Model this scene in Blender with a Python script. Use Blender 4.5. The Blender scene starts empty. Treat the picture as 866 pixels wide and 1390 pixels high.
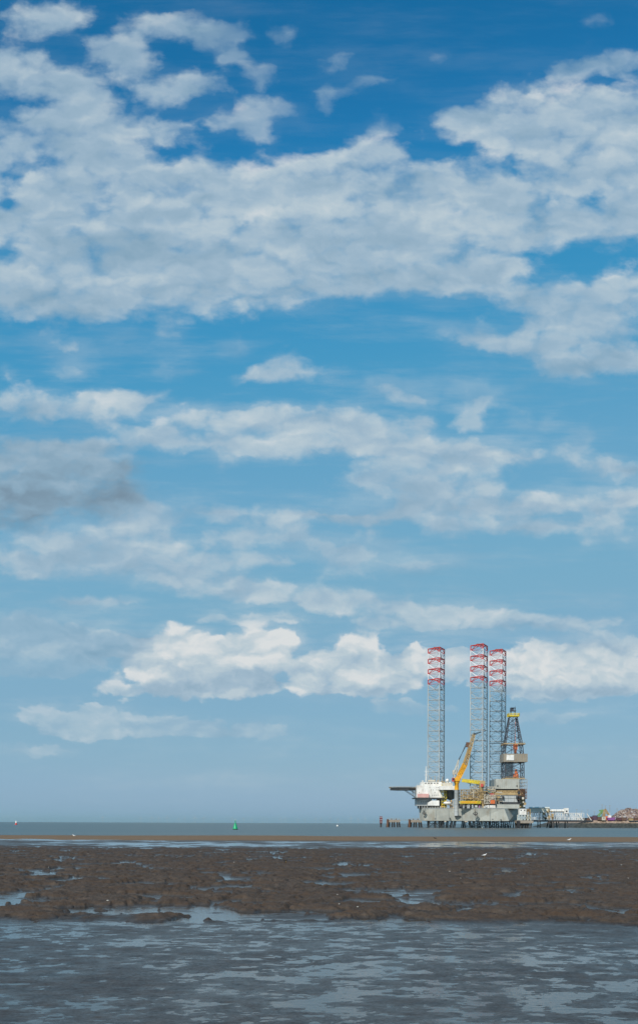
import bpy, math, random
import numpy as np
from mathutils import Vector, Matrix
random.seed(11); rng = np.random.default_rng(11)
PI = math.pi
sc = bpy.context.scene
col = sc.collection
F = 1500.0; CX = 433.0; HOR = 1117.3; CAMH = 3.0; ROLL = math.radians(0.22)

# ------------------------------------------------------------------ camera
cam = bpy.data.objects.new('camera', bpy.data.cameras.new('camera'))
col.objects.link(cam); sc.camera = cam
cam.data.sensor_fit = 'VERTICAL'; cam.data.sensor_height = 36.0
cam.data.lens = F / 1390.0 * 36.0
cam.data.shift_y = (HOR - 695.0) / 1390.0
cam.data.clip_start = 0.3; cam.data.clip_end = 120000
cam.location = (0, 0, CAMH)
cam.rotation_euler = (Matrix.Rotation(math.radians(90), 4, 'X') @ Matrix.Rotation(ROLL, 4, 'Z')).to_euler()

def W(px, py, Y):
    """a place in the photograph at distance Y -> a point in the world"""
    dx = px - CX; dy = HOR - py
    x = dx*math.cos(ROLL) - dy*math.sin(ROLL)
    z = dy*math.cos(ROLL) + dx*math.sin(ROLL)
    return Vector((x*Y/F, Y, CAMH + z*Y/F))

# ------------------------------------------------------------------ helpers
def tag(o, label=None, cat=None, group=None, kind=None):
    if label: o['label'] = label
    if cat: o['category'] = cat
    if group: o['group'] = group
    if kind: o['kind'] = kind
    return o
def empty(name, loc, rz=0):
    o = bpy.data.objects.new(name, None); col.objects.link(o)
    o.location = loc; o.rotation_euler = (0, 0, rz); o.empty_display_size = 1.0
    return o
def origin_of(o):
    v = Vector((0, 0, 0))
    while o is not None:
        v += o.location; o = o.parent
    return v
PIECES = {k: k for k in 'bulkhead fender flange inspection_platform jacking_house leg pedestal_flange hoist_rope railing ramp_stay riser_column stripe support_truss tie_bar truss_railing vent winch_drum wing white_band corner_leg stabbing_platform housing'.split()}
PIECES.update(hose='hose', pipework='pipe', posts='post', stanchions='stanchion', plate_seams='weld_seam', ribs='rib', stiffeners='stiffener', cross_bracing='cross_brace')
class MB:
    def __init__(s): s.v = []; s.f = []; s.smooth = []; s.grp = []
    def _add(s, vs, fs, smooth=False):
        n = len(s.v); s.grp.append((n, n+len(vs), len(s.f), len(s.f)+len(fs))); s.v += [tuple(v) for v in vs]; s.f += [tuple(i+n for i in f) for f in fs]
        s.smooth += [smooth]*len(fs); return s
    def box(s, x0, x1, y0, y1, z0, z1):
        vs = [(x, y, z) for z in (z0, z1) for y in (y0, y1) for x in (x0, x1)]
        return s._add(vs, [(0,2,3,1),(4,5,7,6),(0,1,5,4),(2,6,7,3),(0,4,6,2),(1,3,7,5)])
    def sbox(s, px0, py0, px1, py1, Y, d):
        """box whose front face (at distance Y) covers this part of the picture; d metres deep"""
        a = W(px0, py1, Y); b = W(px1, py0, Y)
        return s.box(a.x, b.x, Y, Y+d, a.z, b.z)
    def bar(s, p, q, w, h=None):
        """square bar from p to q"""
        h = h or w; p = Vector(p); q = Vector(q); d = (q-p)
        if d.length < 1e-6: return s
        d.normalize(); up = Vector((0,0,1)) if abs(d.z) < .95 else Vector((0,1,0))
        a = d.cross(up).normalized()*w/2; b = a.cross(d).normalized()*h/2
        vs = [p-a-b, p+a-b, p+a+b, p-a+b, q-a-b, q+a-b, q+a+b, q-a+b]
        return s._add(vs, [(0,1,2,3),(7,6,5,4),(0,4,5,1),(1,5,6,2),(2,6,7,3),(3,7,4,0)])
    def tube(s, p, q, r, r2=None, n=6):
        r2 = r if r2 is None else r2; p = Vector(p); q = Vector(q); d = (q-p)
        if d.length < 1e-6: return s
        d.normalize(); up = Vector((0,0,1)) if abs(d.z) < .95 else Vector((0,1,0))
        a = d.cross(up).normalized(); b = a.cross(d).normalized()
        vs = []
        for P, R in ((p, r), (q, r2)):
            for k in range(n):
                t = 2*PI*k/n; vs.append(P + a*math.cos(t)*R + b*math.sin(t)*R)
        fs = [(k, (k+1) % n, n+(k+1) % n, n+k) for k in range(n)]
        s._add(vs, fs, True)
        return s._add([vs[k] for k in range(2*n)], [tuple(range(n-1, -1, -1)), tuple(range(n, 2*n))])
    def prism(s, poly, z0, z1, poly0=None):
        poly0 = poly0 or poly; n = len(poly)
        vs = [(x, y, z0) for x, y in poly0] + [(x, y, z1) for x, y in poly]
        fs = [(k, (k+1) % n, n+(k+1) % n, n+k) for k in range(n)]
        return s._add(vs, fs + [tuple(range(n-1, -1, -1)), tuple(range(n, 2*n))])
    def lathe(s, c, prof, n=14, smooth=True):
        c = Vector(c); vs = []; m = len(prof)
        for r, z in prof:
            for k in range(n):
                t = 2*PI*k/n; vs.append(c + Vector((r*math.cos(t), r*math.sin(t), z)))
        fs = [(i*n+k, i*n+(k+1) % n, (i+1)*n+(k+1) % n, (i+1)*n+k) for i in range(m-1) for k in range(n)]
        s._add(vs, fs, smooth)
        return s._add([vs[k] for k in range(n)] + vs[-n:], [tuple(range(n-1, -1, -1)), tuple(range(n, 2*n))])
    def ball(s, c, rx, ry, rz, n=10, m=7, jit=0):
        c = Vector(c); vs = [c+Vector((0,0,-rz))]
        for i in range(1, m):
            a = -PI/2 + PI*i/m
            for k in range(n):
                t = 2*PI*k/n; j = 1 + random.uniform(-jit, jit)
                vs.append(c + Vector((rx*math.cos(a)*math.cos(t)*j, ry*math.cos(a)*math.sin(t)*j, rz*math.sin(a)*j)))
        vs.append(c+Vector((0,0,rz))); L = len(vs)-1
        fs = [(0, 1+(k+1) % n, 1+k) for k in range(n)]
        fs += [(1+(i*n)+k, 1+(i*n)+(k+1) % n, 1+(i+1)*n+(k+1) % n, 1+(i+1)*n+k) for i in range(m-2) for k in range(n)]
        fs += [(L, 1+(m-2)*n+k, 1+(m-2)*n+(k+1) % n) for k in range(n)]
        return s._add(vs, fs, True)
    def pieces(s):
        """one MB for every set of shapes that touch"""
        bb = []
        for a, b, _, _ in s.grp:
            q = np.array(s.v[a:b]); bb.append((q.min(0)-.05, q.max(0)+.05))
        p = list(range(len(bb)))
        def f(a):
            while p[a] != a: p[a] = p[p[a]]; a = p[a]
            return a
        for i in range(len(bb)):
            for j in range(i):
                if (bb[i][0] <= bb[j][1]).all() and (bb[j][0] <= bb[i][1]).all(): p[f(i)] = f(j)
        out = {}
        for i, (a, b, c, d) in enumerate(s.grp):
            o = out.setdefault(f(i), MB()); o._add(s.v[a:b], [tuple(k-a for k in fc) for fc in s.f[c:d]], s.smooth[c] if d > c else False)
        return list(out.values())
    def build(s, name, m, parent=None, loc=None):
        if name in PIECES:
            ps = s.pieces(); name = PIECES[name]
            return [q.build1(name, m, parent, loc) for q in ps][0]
        return s.build1(name, m, parent, loc)
    def build1(s, name, m, parent=None, loc=None):
        o0 = origin_of(parent) if parent is not None else Vector(loc or (0,0,0))
        me = bpy.data.meshes.new(name)
        me.from_pydata([tuple(Vector(v)-o0) for v in s.v], [], s.f)
        me.polygons.foreach_set('use_smooth', s.smooth); me.update()
        me.materials.append(m)
        o = bpy.data.objects.new(name, me); col.objects.link(o)
        if parent is not None: o.parent = parent
        else: o.location = o0
        return o
def copy_tree(o, parent=None):
    c = o.copy(); col.objects.link(c); c.parent = parent
    for ch in list(o.children): copy_tree(ch, c)
    return c

# ------------------------------------------------------------------ materials
def mat(name):
    m = bpy.data.materials.new(name); m.use_nodes = True
    return m, m.node_tree, m.node_tree.nodes['Principled BSDF']
def paint(name, rgb, rough=.55, dirt=.35, dcol=(.16,.10,.06), scale=.35, metal=0.0, seams=0.0):
    """weathered paint: big soft tone patches and rust / dirt stains"""
    m, t, b = mat(name); N = t.nodes; L = t.links
    tc = N.new('ShaderNodeTexCoord')
    mp = N.new('ShaderNodeMapping'); mp.inputs['Scale'].default_value = (1, 1, .35); L.new(tc.outputs['Object'], mp.inputs[0])
    n1 = N.new('ShaderNodeTexNoise'); n1.inputs['Scale'].default_value = scale; n1.inputs['Detail'].default_value = 8; n1.inputs['Roughness'].default_value = .65
    L.new(mp.outputs[0], n1.inputs[0])
    r = N.new('ShaderNodeMapRange'); r.inputs[1].default_value = .5; r.inputs[2].default_value = .72; r.inputs[4].default_value = dirt
    L.new(n1.outputs[0], r.inputs[0])
    n2 = N.new('ShaderNodeTexNoise'); n2.inputs['Scale'].default_value = scale*.5; n2.inputs['Detail'].default_value = 3; L.new(tc.outputs['Object'], n2.inputs[0])
    v = N.new('ShaderNodeMapRange'); v.inputs[1].default_value = .3; v.inputs[2].default_value = .7; v.inputs[3].default_value = .82; v.inputs[4].default_value = 1.12
    L.new(n2.outputs[0], v.inputs[0])
    mul = N.new('ShaderNodeMix'); mul.data_type = 'RGBA'; mul.blend_type = 'MULTIPLY'; mul.inputs[0].default_value = 1
    mul.inputs[6].default_value = (*rgb, 1); L.new(v.outputs[0], mul.inputs[7])
    mix = N.new('ShaderNodeMix'); mix.data_type = 'RGBA'; L.new(r.outputs[0], mix.inputs[0]); L.new(mul.outputs[2], mix.inputs[6]); mix.inputs[7].default_value = (*dcol, 1)
    L.new(mix.outputs[2], b.inputs['Base Color'])
    b.inputs['Roughness'].default_value = rough; b.inputs['Metallic'].default_value = metal
    return m
M = dict(
    white=paint('white_paint', (.84,.83,.78), .5, .45, (.42,.30,.18), .5),
    cream=paint('cream_paint', (.62,.58,.48), .55, .5, (.25,.16,.09), .4),
    hull=paint('hull_grey', (.45,.46,.41), .6, .60, (.26,.19,.11), .30),
    grey=paint('mid_grey', (.33,.35,.34), .6, .4, (.2,.17,.12), .3),
    slate=paint('slate_steel', (.10,.115,.12), .5, .3, (.12,.08,.05), .4),
    shedwhite=paint('shed_white', (.66,.68,.60), .6, .3, (.3,.27,.2), .5),
    walltan=paint('wind_wall_tan', (.30,.275,.225), .7, .4, (.15,.1,.06), .4),
    palegrey=paint('pale_grey', (.50,.53,.53), .55, .3, (.25,.22,.16), .3),
    dark=paint('dark_steel', (.045,.05,.055), .6, .4, (.12,.07,.04), .4),
    black=paint('black_rubber', (.02,.02,.022), .7, .2, (.06,.05,.04), .4),
    leggrey=paint('leg_grey', (.46,.50,.50), .55, .3, (.16,.12,.09), .25),
    red=paint('signal_red', (.62,.075,.07), .5, .25, (.35,.08,.06), .3),
    legwhite=paint('leg_white', (.82,.82,.82), .5, .15, (.45,.4,.35), .3),
    yellow=paint('crane_yellow', (.82,.40,.02), .5, .35, (.30,.13,.03), .5),
    lemon=paint('lemon_yellow', (.80,.62,.04), .5, .3, (.35,.2,.04), .5),
    tan=paint('tan_steel', (.46,.33,.16), .65, .5, (.14,.09,.05), .6),
    rust=paint('rusty_steel', (.17,.085,.05), .8, .6, (.06,.04,.03), .7),
    orange=paint('orange_paint', (.72,.18,.05), .55, .3, (.3,.1,.04), .5),
    pink=paint('faded_pink', (.72,.40,.36), .6, .3, (.6,.25,.2), .6),
    green=paint('sea_green', (.16,.42,.30), .55, .3, (.15,.2,.12), .5),
    derrick=paint('derrick_steel', (.05,.06,.08), .55, .5, (.20,.12,.07), .5),
    glass=paint('dark_glass', (.03,.04,.05), .15, .05),
    purple=paint('purple_paint', (.36,.13,.40), .5, .3, (.3,.2,.3), .5),
    buoy=paint('buoy_green', (.01,.42,.17), .4, .15, (.02,.15,.08), 1.5),
    concrete=paint('weathered_concrete', (.36,.31,.25), .85, .5, (.14,.11,.08), .6),
    pile=paint('wet_pile', (.055,.055,.055), .6, .5, (.10,.075,.055), .5),
    bird_white=paint('white_feathers', (.80,.80,.78), .8, .1, (.5,.5,.5), 4),
    bird_dark=paint('dark_feathers', (.05,.045,.04), .8, .1, (.1,.1,.1), 4),
    beak=paint('beak_yellow', (.6,.35,.05), .5, .1),
    stone=paint('pale_stone', (.42,.40,.36), .7, .4, (.2,.17,.13), 6),
)
# sand, mud, water ---------------------------------------------------
def mud_material():
    m, t, b = mat('tidal_mud'); N = t.nodes; L = t.links
    g = N.new('ShaderNodeNewGeometry'); sx = N.new('ShaderNodeSeparateXYZ'); L.new(g.outputs['Position'], sx.inputs[0])
    def noise(scale, detail=6, rough=.6, src=None, dist=0):
        n = N.new('ShaderNodeTexNoise'); n.inputs['Scale'].default_value = scale; n.inputs['Detail'].default_value = detail; n.inputs['Roughness'].default_value = rough
        n.inputs['Distortion'].default_value = dist
        L.new(src or g.outputs['Position'], n.inputs[0]); return n.outputs[0]
    def mr(x, a, b_, c, d, smooth=False):
        r = N.new('ShaderNodeMapRange'); r.inputs[1].default_value = a; r.inputs[2].default_value = b_; r.inputs[3].default_value = c; r.inputs[4].default_value = d
        if smooth: r.interpolation_type = 'SMOOTHSTEP'
        L.new(x, r.inputs[0]); return r.outputs[0]
    def math_(op, a, b_=None, clamp=False):
        n = N.new('ShaderNodeMath'); n.operation = op; n.use_clamp = clamp
        for i, x in enumerate((a, b_)):
            if x is None: continue
            if isinstance(x, (int, float)): n.inputs[i].default_value = x
            else: L.new(x, n.inputs[i])
        return n.outputs[0]
    def mix(f, a, b_):
        n = N.new('ShaderNodeMix'); n.data_type = 'RGBA'
        L.new(f, n.inputs[0])
        for i, x in ((6, a), (7, b_)):
            if isinstance(x, tuple): n.inputs[i].default_value = (*x, 1)
            else: L.new(x, n.inputs[i])
        return n.outputs[2]
    z = sx.outputs[2]; y = sx.outputs[1]
    n_big = noise(.35, 5); n_mid = noise(2.2, 7, .7); n_fine = noise(14, 5, .7)
    mud = mix(mr(n_mid, .35, .65, 0, 1), (.036,.026,.019), (.105,.077,.056))
    mud = mix(mr(n_big, .4, .65, 0, 1), mud, (.066,.043,.028))
    mud = mix(mr(n_fine, .60, .72, 0, .8), mud, (.10,.082,.065))
    sand = mix(mr(n_mid, .3, .7, 0, 1), (.150,.100,.060), (.225,.155,.097))
    silt = mix(mr(n_mid, .3, .7, 0, 1), (.044,.038,.033), (.080,.069,.059)); near = mix(mr(n_mid, .35, .65, 0, 1), (.030,.026,.022), (.066,.057,.049))
    silt = mix(mr(y, 33, 42, 0, 1), near, silt)
    mud = mix(mr(math_('ADD', z, math_('MULTIPLY', math_('SUBTRACT', n_fine, .5), .05)), .045, .095, 0, 1), silt, mud)
    f_sand = mr(math_('ADD', y, math_('MULTIPLY', n_big, 16)), 186, 200, 0, 1, True)
    c = mix(f_sand, mud, sand)
    L.new(c, b.inputs['Base Color'])
    # wetness: low ground is glossy
    wet = math_('ADD', mr(z, .02, .10, .85, .0), math_('MULTIPLY', math_('SUBTRACT', n_big, .5), .8), True)
    wet = math_('MULTIPLY', wet, mr(f_sand, 0, 1, 1, .05))
    ro = mr(math_('ADD', wet, mr(n_fine, .3, .7, -.25, .25)), .1, .95, .85, .38)
    film = math_('MULTIPLY', mr(z, .0, .016, 1, 0), mr(f_sand, 0, 1, 1, 0))          # a skin of water round every puddle
    ro = math_('SUBTRACT', ro, math_('MULTIPLY', film, .14))
    L.new(ro, b.inputs['Roughness'])
    b.inputs['IOR'].default_value = 1.36; L.new(mr(f_sand, 0, 1, .5, .15), b.inputs['Specular IOR Level'])
    bp = N.new('ShaderNodeBump'); bp.inputs['Strength'].default_value = .9; bp.inputs['Distance'].default_value = .05
    hgt = math_('ADD', math_('MULTIPLY', noise(7, 6, .65), .7), math_('MULTIPLY', noise(28, 3, .6), .3))
    L.new(hgt, bp.inputs['Height']); L.new(mr(wet, 0, 1, 1, .25), bp.inputs['Strength'])
    L.new(bp.outputs[0], b.inputs['Normal'])
    return m
def water_material(name, colr, rough, layers, strength=1.0, colr2=None):
    m, t, b = mat(name); N = t.nodes; L = t.links
    g = N.new('ShaderNodeNewGeometry')
    b.inputs['Base Color'].default_value = (*colr, 1); b.inputs['Roughness'].default_value = rough; b.inputs['IOR'].default_value = 1.333
    if colr2:
        mp = N.new('ShaderNodeMapping'); mp.inputs['Scale'].default_value = (.002, .012, 1); L.new(g.outputs['Position'], mp.inputs[0])
        n = N.new('ShaderNodeTexNoise'); n.inputs['Scale'].default_value = 1; n.inputs['Detail'].default_value = 6; L.new(mp.outputs[0], n.inputs[0])
        r = N.new('ShaderNodeMapRange'); r.inputs[1].default_value = .38; r.inputs[2].default_value = .62; L.new(n.outputs[0], r.inputs[0])
        mx = N.new('ShaderNodeMix'); mx.data_type = 'RGBA'; L.new(r.outputs[0], mx.inputs[0]); mx.inputs[6].default_value = (*colr, 1); mx.inputs[7].default_value = (*colr2, 1)
        L.new(mx.outputs[2], b.inputs['Base Color'])
    prev = None
    for sx_, sy_, dist in layers:
        mp = N.new('ShaderNodeMapping'); mp.inputs['Scale'].default_value = (sx_, sy_, 1); L.new(g.outputs['Position'], mp.inputs[0])
        n = N.new('ShaderNodeTexNoise'); n.inputs['Scale'].default_value = 1; n.inputs['Detail'].default_value = 4; L.new(mp.outputs[0], n.inputs[0])
        bp = N.new('ShaderNodeBump'); bp.inputs['Distance'].default_value = dist; bp.inputs['Strength'].default_value = strength
        L.new(n.outputs[0], bp.inputs['Height'])
        if prev: L.new(prev, bp.inputs['Normal'])
        prev = bp.outputs[0]
    L.new(prev, b.inputs['Normal'])
    return m
M['mud'] = mud_material()
M['sea'] = water_material('sea_water', (.040,.075,.080), .30, [(.12,.5,.5), (.7,2.2,.16)], 1.0, (.085,.10,.088))
M['pool'] = water_material('pool_water', (.035,.032,.028), .06, [(3,6,.006), (12,16,.003)], 1.0)

# ------------------------------------------------------------------ numpy noise
def _h(ix, iy, seed):
    a = (ix.astype(np.int64)*374761393 + iy.astype(np.int64)*668265263 + seed*1442695041) & 0xffffffff
    a = ((a ^ (a >> 13))*1274126177) & 0xffffffff
    return ((a ^ (a >> 16)) & 0xffff)/65535.0
def vn(x, y, seed):
    ix = np.floor(x); iy = np.floor(y); fx = x-ix; fy = y-iy
    fx = fx*fx*fx*(fx*(fx*6-15)+10); fy = fy*fy*fy*(fy*(fy*6-15)+10)
    a = _h(ix,iy,seed); b = _h(ix+1,iy,seed); c = _h(ix,iy+1,seed); d = _h(ix+1,iy+1,seed)
    return (a*(1-fx)+b*fx)*(1-fy) + (c*(1-fx)+d*fx)*fy - .5
def fbm(x, y, seed, o=4, g=.5):
    s = 0; a = 1
    for k in range(o):
        s = s + a*vn(x*2**k+17.3*k, y*2**k-9.1*k, seed+k); a *= g
    return s
def ss(a, b, x):
    t = np.clip((x-a)/(b-a), 0, 1); return t*t*(3-2*t)

# ------------------------------------------------------------------ ground: one sheet, mud -> sand bar -> sea bed
def ground_height(x, y):
    wx = x + 1.2*fbm(x*.25, y*.25, 5, 3); wy = y + 1.2*fbm(x*.25, y*.25, 9, 3)
    n1 = fbm(wx*.50, wy*.52, 21, 5, .55)                    # raised brown banks 3-4 m across
    n2 = fbm(wx*1.0, wy*1.2, 33, 4, .6)                     # lumps under a metre
    n3 = fbm(x*4.2, y*4.2, 47, 4, .65)                      # casts and clods
    big = fbm(x*.05, y*.035, 61, 3)
    bank = ss(-.03, .05, n1 + .24*n2 + .022); top = ss(.02, .3, n1)
    low = .012 + .065*fbm(wx*.8, wy*1.0, 71, 3, .5) + .03*big + .004*n3 + .020*n2
    rl = np.abs(fbm(wx*.62+7, wy*.70, 73, 3, .55)); pk = fbm(x*.55, y*.5, 77, 3)
    m = low*(1-bank) + bank*(.105 + .08*top + .105*n2 + .060*n3 + .02*big)
    m = m - .17*(1-ss(.0, .060, rl))*ss(-.12, .08, pk)        # little pools in the gaps between the lumps
    # near wet flat and the first low step of the mounds
    e0 = 36.5 + 9*fbm(wx*.3, wy*.25, 83, 4) + 4*fbm(x*.10, x*0, 81, 4)
    m = m - .05*(1-ss(0, 9, y-e0+4)) - .045*ss(60, 105, y)
    up = ss(0, 4.0, y - e0 + 5)
    flat = .0055 + .020*fbm(x*2.0, y*2.3, 91, 5, .68) + .013*fbm(x*.25, y*.4, 95, 3) + .005*n3
    flat2 = .004 + .06*fbm(x*.16, y*.12, 101, 4, .6) + .04*fbm(x*.5, y*.3, 105, 4, .6) + .01*n3
    # far wet strip before the sand bar
    far = ss(112, 150, y + 10*fbm(x*.05, y*.03, 111, 3))
    h = flat*(1-up) + m*up
    h = h*(1-far) + flat2*far
    bar0 = 186 + 26*fbm(x*.02, x*0, 121, 4); bar1 = 250 + 34*fbm(x*.012, x*0+3, 131, 3)
    b = .17*ss(0, 26, y-bar0) + .09*fbm(x*.03, y*.05, 141, 3)
    sea = ss(0, 60, y-bar1+14)
    h = h*(1-ss(-4, 10, y-bar0)) + (b+.008*n2)*ss(-4, 10, y-bar0)
    return h*(1-sea) - 3.5*sea
ds = np.concatenate([np.geomspace(9.0, 300.0, 1350), np.geomspace(310, 60000, 60)])
uu = np.linspace(-1, 1, 861)
s = np.where(np.abs(uu) < .93, uu/.93*.37, np.sign(uu)*(.37 + (np.abs(uu)-.93)/.07*2.2))
U, D = np.meshgrid(s, ds)
X = U*(D + 12); Y = D.copy()
Z = ground_height(X, Y)
far_m = D > 320
Z[far_m] = -3.5
nr, nc = X.shape
co = np.stack([X, Y, Z], -1).reshape(-1, 3).astype(np.float32)
i = np.arange((nr-1)*(nc-1)); r_ = i//(nc-1); c_ = i % (nc-1)
q = np.stack([r_*nc+c_, r_*nc+c_+1, (r_+1)*nc+c_+1, (r_+1)*nc+c_], -1).astype(np.int32)
me = bpy.data.meshes.new('mudflat')
me.vertices.add(nr*nc); me.vertices.foreach_set('co', co.ravel())
me.loops.add(q.size); me.loops.foreach_set('vertex_index', q.ravel())
me.polygons.add(len(q)); me.polygons.foreach_set('loop_start', np.arange(0, q.size, 4, dtype=np.int32))
me.polygons.foreach_set('loop_total', np.full(len(q), 4, dtype=np.int32))
me.update(calc_edges=True); me.polygons.foreach_set('use_smooth', np.ones(len(q), dtype=bool))
me.materials.append(M['mud'])
o = bpy.data.objects.new('mudflat', me); col.objects.link(o); tag(o, kind='structure')

def sheet(name, x0, x1, y0, y1, z, m, nx=1, ny=1):
    mb = MB(); vs = [(x0+(x1-x0)*a/nx, y0+(y1-y0)*b/ny, z) for b in range(ny+1) for a in range(nx+1)]
    fs = [(b*(nx+1)+a, b*(nx+1)+a+1, (b+1)*(nx+1)+a+1, (b+1)*(nx+1)+a) for b in range(ny) for a in range(nx)]
    mb._add(vs, fs); return tag(mb.build(name, m), kind='structure')
sheet('shallow_water', -1200, 1200, 9.5, 225, 0.0, M['pool'])
sheet('sea', -45000, 45000, 225.0, 60000, 0.0, M['sea'])

# ------------------------------------------------------------------ sky
w = bpy.data.worlds.new('World'); sc.world = w; w.use_nodes = True
SUN_EL = math.radians(41); SUN_DIR = Vector((-.47, -.88, 0)).normalized()
SUN_VEC = Vector((SUN_DIR.x*math.cos(SUN_EL), SUN_DIR.y*math.cos(SUN_EL), math.sin(SUN_EL)))
SKY_STR = .088
def build_sky():
    t = w.node_tree; N = t.nodes; L = t.links; N.clear()
    out = N.new('ShaderNodeOutputWorld'); bg = N.new('ShaderNodeBackground'); L.new(bg.outputs[0], out.inputs[0])
    bg.inputs[1].default_value = SKY_STR
    sky = N.new('ShaderNodeTexSky'); sky.sky_type = 'NISHITA'; sky.sun_disc = False
    sky.sun_elevation = SUN_EL; sky.sun_rotation = math.atan2(SUN_DIR.x, SUN_DIR.y)
    sky.air_density = 1.0; sky.dust_density = .6; sky.ozone_density = 2.2
    tc = N.new('ShaderNodeTexCoord'); sp = N.new('ShaderNodeSeparateXYZ'); L.new(tc.outputs['Generated'], sp.inputs[0])
    def mth(op, *a, clamp=False):
        n = N.new('ShaderNodeMath'); n.operation = op; n.use_clamp = clamp
        for k, x in enumerate(a):
            if isinstance(x, (int, float)): n.inputs[k].default_value = x
            else: L.new(x, n.inputs[k])
        return n.outputs[0]
    def mr(x, a, b, c=0., d=1., smooth=True):
        r = N.new('ShaderNodeMapRange'); r.interpolation_type = 'SMOOTHSTEP' if smooth else 'LINEAR'
        for k, vv in ((1,a),(2,b),(3,c),(4,d)):
            if isinstance(vv, (int, float)): r.inputs[k].default_value = vv
            else: L.new(vv, r.inputs[k])
        L.new(x, r.inputs[0]); return r.outputs[0]
    ya = mth('MAXIMUM', mth('ABSOLUTE', sp.outputs[1]), .02)
    px = mth('MULTIPLY_ADD', mth('DIVIDE', sp.outputs[0], ya), F, CX)
    py = mth('MULTIPLY_ADD', mth('DIVIDE', sp.outputs[2], ya), -F, HOR)
    cmb = N.new('ShaderNodeCombineXYZ'); L.new(px, cmb.inputs[0]); L.new(py, cmb.inputs[1])
    def noise(sx_, sy_, detail, rough=.55, off=0., vec=None, dist=0.):
        mp = N.new('ShaderNodeMapping'); mp.inputs['Scale'].default_value = (sx_, sy_, 1); mp.inputs['Location'].default_value = (off, off*.7, off*.3)
        L.new(vec or cmb.outputs[0], mp.inputs[0])
        n = N.new('ShaderNodeTexNoise'); n.inputs['Scale'].default_value = 1; n.inputs['Detail'].default_value = detail; n.inputs['Roughness'].default_value = rough
        n.inputs['Distortion'].default_value = dist
        L.new(mp.outputs[0], n.inputs[0]); return n
    wn = noise(1/60, 1/42, 5, .6, 3.1)
    vm = N.new('ShaderNodeVectorMath'); vm.operation = 'SUBTRACT'; L.new(wn.outputs['Color'], vm.inputs[0]); vm.inputs[1].default_value = (.5,.5,.5)
    vm2 = N.new('ShaderNodeVectorMath'); vm2.operation = 'MULTIPLY_ADD'; L.new(vm.outputs[0], vm2.inputs[0]); vm2.inputs[1].default_value = (46,30,0); L.new(cmb.outputs[0], vm2.inputs[2])
    s2 = N.new('ShaderNodeSeparateXYZ'); L.new(vm2.outputs[0], s2.inputs[0])
    X0, X1 = -60.0, 926.0; RH = 16.0; Y0 = -20.0; NR = 80; NS = 31
    half = (X1-X0)/2
    fx = mth('PINGPONG', mth('SUBTRACT', s2.outputs[0], X0), X1-X0)
    fl = mth('DIVIDE', fx, half); fr = mth('SUBTRACT', fl, 1.0); sel = mth('GREATER_THAN', fl, 1.0)
    r1 = mth('MINIMUM', mth('MAXIMUM', mth('DIVIDE', mth('SUBTRACT', s2.outputs[1], Y0), RH), 0.), 50.)   # bands are closer near the horizon
    ry = mth('ADD', r1, mth('MINIMUM', mth('MAXIMUM', mth('DIVIDE', mth('SUBTRACT', s2.outputs[1], 780.), 12.), 0.), 29.))
    # cloud masses in the sky: (centre x, centre y, radius x, radius y, opacity, brightness)
    C = CLOUDS
    xs = np.concatenate([np.linspace(X0, X0+half, NS), np.linspace(X0+half, X1, NS)])
    ys = Y0 + RH*np.minimum(np.arange(NR), 50) + 12*np.maximum(np.arange(NR)-50, 0)
    sub = [(a, b) for a in (-6, 0, 6) for b in (-4, 0, 4)]
    cov = np.zeros((NR, 2*NS)); br = np.zeros_like(cov); wt = np.zeros_like(cov) + 1e-4; op = np.zeros_like(cov)
    br += 1e-4*.6
    for a, b in sub:
        gx, gy = np.meshgrid(xs+a, ys+b); free = np.ones_like(gx); hole = np.ones_like(gx)
        for (cx, cy, rx, ry_, o_, b_) in C:
            gr = 1 + .28*np.clip((46-rx)/36, 0, 1) + .40*np.clip((24-rx)/12, 0, 1); rx, ry_ = rx*gr, ry_*gr
            rr = np.sqrt(((gx-cx)/rx)**2 + ((gy-cy)/ry_)**2)
            k = ss(1.35, .55, rr) if False else 1-ss(.55, 1.35, rr)
            if o_ < 0: hole *= 1+o_*k; continue
            free *= 1 - k
            tp = np.clip((cy-gy)/ry_, -1, 1)
            br += k*(b_ + .10*tp); wt += k; op = np.maximum(op, o_*(1-ss(.9, 1.9, rr)))
        cov += (1-free)*hole/9
    br /= wt
    # every band of sky is a small group of its own; the bands are summed in one group
    def band(rI):
        g = bpy.data.node_groups.new('cloud_band', 'ShaderNodeTree'); n_ = g.nodes; l_ = g.links
        for nm in ('left', 'right', 'side', 'row'): g.interface.new_socket(nm, in_out='INPUT', socket_type='NodeSocketFloat')
        g.interface.new_socket('sum', in_out='OUTPUT', socket_type='NodeSocketColor')
        gi = n_.new('NodeGroupInput'); go = n_.new('NodeGroupOutput'); rm = []
        for h in (0, 1):
            cr = n_.new('ShaderNodeValToRGB'); e = cr.color_ramp.elements
            for k in range(NS):
                j = h*NS+k
                if k == 0: el = e[0]; el.position = 0
                elif k == NS-1: el = e[len(e)-1]; el.position = 1
                else: el = e.new(k/(NS-1))
                el.color = (float(cov[rI, j]), float(np.clip(br[rI, j], 0, 1)), float(op[rI, j]), 1)
            l_.new(gi.outputs[h], cr.inputs[0]); rm.append(cr.outputs[0])
        mx = n_.new('ShaderNodeMix'); mx.data_type = 'RGBA'; l_.new(gi.outputs[2], mx.inputs[0]); l_.new(rm[0], mx.inputs[6]); l_.new(rm[1], mx.inputs[7])
        s_ = n_.new('ShaderNodeMath'); s_.operation = 'SUBTRACT'; l_.new(gi.outputs[3], s_.inputs[0]); s_.inputs[1].default_value = float(rI)
        a_ = n_.new('ShaderNodeMath'); a_.operation = 'ABSOLUTE'; l_.new(s_.outputs[0], a_.inputs[0])
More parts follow.
